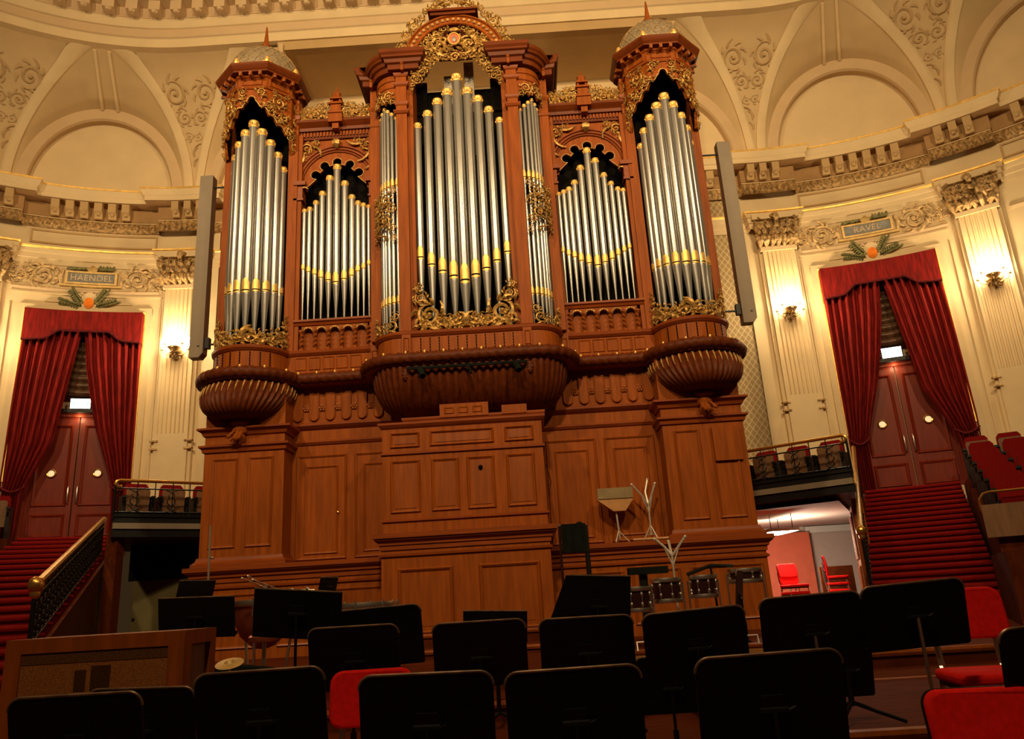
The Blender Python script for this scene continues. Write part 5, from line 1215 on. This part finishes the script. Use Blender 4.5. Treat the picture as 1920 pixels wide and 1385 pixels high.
m = MB(); m.tube([(-2.03, -3.9, 1.47), (-1.42, -3.9, 1.44)], .014, 8); m.tube([(-2.03, -3.9, 1.47), (-2.03, -3.9, .6)], .012, 6); m.tube([(-1.42, -3.9, 1.44), (-1.42, -3.9, .6)], .012, 6); m.build('bar', M['chrome'], t)
for a, b in (((-2.16, 1.60), (-1.86, 1.46)), ((-2.05, 1.58), (-1.80, 1.47)), ((-2.10, 1.62), (-1.92, 1.50))):
    m = MB(); m.tube([(a[0], -3.95, a[1]), (b[0], -3.88, b[1])], .007, 5); m.ball((a[0], -3.95, a[1]), .014, 6, 4); m.build('beater', M['chrome'], t)
for q in (-1.88, -1.66, -1.5): m = MB(); m.ball((q, -3.9, 1.46), .02, 8, 6); m.build('wing_nut', M['chrome'], t)
t = thing('padded_rail', (-2.0, -5.3, .46), 'low black padded rail with silver collar in front of the kettledrums', 'rail')
m = MB(); m.tube([(-2.42, -5.35, .74), (-2.3, -5.3, .80), (-1.7, -5.25, .815), (-1.4, -5.2, .77)], .04, 8); m.build('pad', M['felt'], t)
m = MB(); m.tube([(-2.12, -5.29, .807), (-2.06, -5.285, .808)], .047, 10); m.build('collar', M['chrome'], t)
for q in (-2.3, -1.95, -1.5): m = MB(); m.tube([(q, -5.28, .78), (q, -5.25, .46)], .012, 6); m.build('leg', M['chrome'], t)
t = thing('cymbal_stand', (-1.62, -5.6, .31), 'tilted brass cymbal on a low stand behind the front music stands', 'cymbal')
m = MB()
rows = [(0.0, .03), (.025, .028), (.04, .012), (.11, .0)]
m.lathe(0, 0, rows, 24); m.v = [(-1.62+x, -5.6+y*cos(.35)-z*sin(.35), .88+y*sin(.35)+z*cos(.35)) for x, y, z in m.v]; m.build('cymbal', M['border'], t)
m = MB(); m.tube([(-1.62, -5.6, .9), (-1.62, -5.6, .46)], .012, 6); m.build('post', M['chrome'], t)
for k in range(3): q = k*2.1; m = MB(); m.tube([(-1.62, -5.6, .62), (-1.62+.2*cos(q), -5.6+.2*sin(q), .47)], .01, 6); m.build('leg', M['chrome'], t)
t = thing('thin_pole', (-3.1, -2.5, .6), 'thin pale vertical pole standing before the left organ panels', 'pole')
m = MB(); m.tube([(-3.12, -2.5, 2.32), (-3.10, -2.5, .6)], .014, 8); m.build('pole', M['grey'], t)
m = MB(); m.tube([(-3.11, -2.5, 1.93), (-3.05, -2.52, 1.92)], .012, 6); m.build('clip', M['chrome'], t)

# ---- percussion at the back right
def tom(x, y, zt, r, h, label):
    z0 = floor_at(x, y); t = thing('tom_drum', (x, y, z0), label, 'drum', 'dark drums of the drum kit')
    m = MB(); m.lathe(x, y, [(r, zt-h+.02), (r, zt-.02)], 28); m.build('shell', M['drum'], t)
    m = MB(); m.lathe(x, y, [(r, zt-.01), (0, zt-.006)], 28); m.build('drum_head', M['white'], t)
    for z in (zt-.012, zt-h+.012): m = MB(); m.lathe(x, y, [(r-.004, z-.022), (r+.02, z-.026), (r+.024, z), (r+.02, z+.022), (r-.004, z+.018)], 28); m.build('hoop', M['chrome'], t)
    for k in range(8):
        q = k*pi/4+.2; m = MB(); cx, cy = x+(r+.016)*cos(q), y+(r+.016)*sin(q); m.tube([(cx, cy, zt-.01), (cx, cy, zt-h+.01)], .005, 5); m.ball((x+(r+.008)*cos(q), y+(r+.008)*sin(q), zt-h*.3), (.018, .018, .028), 6, 5); m.ball((x+(r+.008)*cos(q), y+(r+.008)*sin(q), zt-h*.72), (.018, .018, .028), 6, 5); m.build('lug', M['chrome'], t)
    for k in (-1, 1): m = MB(); m.tube([(x+k*(r+.03), y, zt-.05), (x+k*(r+.03), y, z0+.0)], .011, 6); m.build('leg', M['chrome'], t)
tom(2.02, -2.7, 1.28, .15, .26, 'dark drum half hidden by the slanting music desk')
tom(2.40, -2.5, 1.36, .165, .26, 'middle dark drum of the three, tallest shell')
tom(2.85, -2.45, 1.37, .15, .24, 'right dark drum of the three with chrome hoops')
tom(3.40, -2.3, 1.42, .19, .15, 'shallow dark drum behind the sideways music stand')
t = thing('percussion_tray', (2.35, -1.9, .6), 'black felt covered tray on a stand behind the drums', 'tray')
m = MB(); m.box(2.04, 2.53, -2.02, -1.78, 1.44, 1.525); m.build('tray', M['felt'], t)
m = MB(); m.box(2.17, 2.27, -1.95, -1.85, .6, 1.44); m.build('pedestal', M['iron'], t)
t = thing('cymbal_boom', (3.1, -2.2, .6), 'black boom arm reaching over the shallow drum', 'boom')
m = MB(); m.tube([(2.72, -2.2, 1.40), (3.02, -2.2, 1.49), (3.30, -2.2, 1.47)], .022, 6); m.tube([(3.02, -2.2, 1.49), (3.06, -2.2, .6)], .014, 6); m.build('boom_arm', M['iron'], t)
def tripod(x, y, z0, zt, label, arms, nm='percussion_stand'):
    t = thing(nm, (x, y, z0), label, 'stand', 'chrome percussion stands')
    m = MB(); m.tube([(x, y, z0+.1), (x, y, zt)], .014, 8); m.build('post', M['steelw'], t)
    for k in range(3): q = k*2.094+1.2; m = MB(); m.tube([(x, y, z0+.25), (x+.14*cos(q), y+.14*sin(q), z0+.01)], .010, 6); m.tube([(x, y, z0+.12), (x+.09*cos(q), y+.09*sin(q), z0+.10)], .007, 5); m.build('leg', M['steelw'], t)
    for a in arms:
        m = MB(); m.tube([(x, y, zt-.02)]+[(x+p, y+q, zt+r) for p, q, r in a], .017, 6); m.tube([(x, y, zt-.14), (x+a[0][0]*.9, y+a[0][1], zt+a[0][2]*.7)], .009, 5); p, q, r = a[-1]; m.ball((x+p, y+q, zt+r), .022, 8, 6); m.build('basket_arm', M['steelw'], t)
    return t
tripod(2.71, .2, 1.96, 2.54, 'chrome stand with spread basket arms on the organ ledge', [[(-.10, -.05, .14), (-.24, -.08, .31)], [(.07, -.05, .16), (.13, -.06, .31)], [(-.02, .06, .2), (.04, .1, .40)]])
tripod(2.60, -2.0, .60, 1.66, 'chrome stand with spread basket arms rising behind the drums', [[(-.09, 0, .10), (-.20, -.02, .20)], [(.10, 0, .10), (.19, -.02, .21)], [(.0, .08, .08), (-.0, .14, .17)]])
t = thing('tan_bell_board', (2.20, .15, 1.96), 'tan six sided board on a tripod stand on the organ ledge', 'percussion')
m = MB(); bp = [(1.92, 2.80), (2.46, 2.80), (2.465, 2.63), (2.335, 2.45), (2.145, 2.45), (1.91, 2.63)]; m.prism(bp, lambda a, b, d: (a, .12-d, b), -.08, .04); bd = m.build('board', mat('pale_board', (.46, .22, .07), .5), t)
m = MB(); m.prism([(1.915, 2.645), (2.465, 2.645), (2.465, 2.81), (1.915, 2.81)], lambda a, b, d: (a, .12-d, b), .03, .055); m.build('upper_band', mat('olive_band', (.24, .17, .075), .6), bd)
m = MB(); m.tube([(2.19, .15, 2.46), (2.21, .15, 2.02)], .015, 8); m.build('post', M['steelw'], t)
for q in ((2.34, .05), (2.18, .25), (2.13, .05)): m = MB(); m.tube([(2.20, .15, 2.15), (q[0], q[1], 1.97)], .009, 6); m.build('leg', M['steelw'], t)
m = MB(); m.tube([(2.40, .03, 1.993), (2.98, .03, 1.993)], .02, 8); tag(m.build('wooden_rod', mat('pale_rod', (.50, .24, .09), .5)), 'pale wooden rod lying on the organ ledge', 'rod')
t = thing('towel_rack', (1.35, -2.5, .6), 'upright rack carrying a black towel right of the console', 'rack')
m = MB(); m.tube([(1.17, -2.5, 2.06), (1.52, -2.5, 2.04)], .013, 6); m.build('crossbar', M['chrome'], t)
for x in (1.18, 1.50): m = MB(); m.tube([(x, -2.5, 2.05), (x, -2.5, .6)], .016 if x < 1.4 else .03, 6); m.build('upright', M['drum'] if x < 1.4 else M['iron'], t)
m = MB(); rows = []
for i in range(13):
    z = 2.07-.34*i/12; rows.append([(1.20+.30*j/10, -2.535-.012*sin(j*1.7+i*.2), z+(.02 if i == 0 and 6 < j < 9 else 0)) for j in range(11)])
m.grid(rows); m.grid([[(p[0], p[1]+.07, p[2]) for p in r] for r in rows]); m.grid([rows[0], [(p[0], p[1]+.07, p[2]) for p in rows[0]]]); tag(m.build('black_towel', M['felt']), 'black towel hanging over the rack right of the console', 'towel')
for x, y, z, wd, lb in ((1.72, -5.05, .46, .13, 'small brown wooden box on the riser between the stands below the drums'), (2.68, -5.0, .46, .17, 'small orange brown wooden box right of the sideways music stand')):
    t = thing('wooden_box', (x, y, z), lb, 'box'); m = MB(); m.box(x-wd/2, x+wd/2, y, y+.2, z, z+.27); m.build('body', bpy.data.materials.get('light_box_wood') or mat('light_box_wood', (.46, .20, .05), .5), t); m = MB(); m.box(x-wd/2-.01, x+wd/2+.01, y-.01, y+.21, z+.27, z+.29); m.build('lid', M['wood_h'], t)
    m = MB(); m.tube([(x-wd*.3, y+.02, z+.29), (x-wd*.3, y+.05, z+.36), (x+wd*.3, y+.05, z+.36), (x+wd*.3, y+.02, z+.29)], .01, 6); m.build('handle', M['chrome'], t)
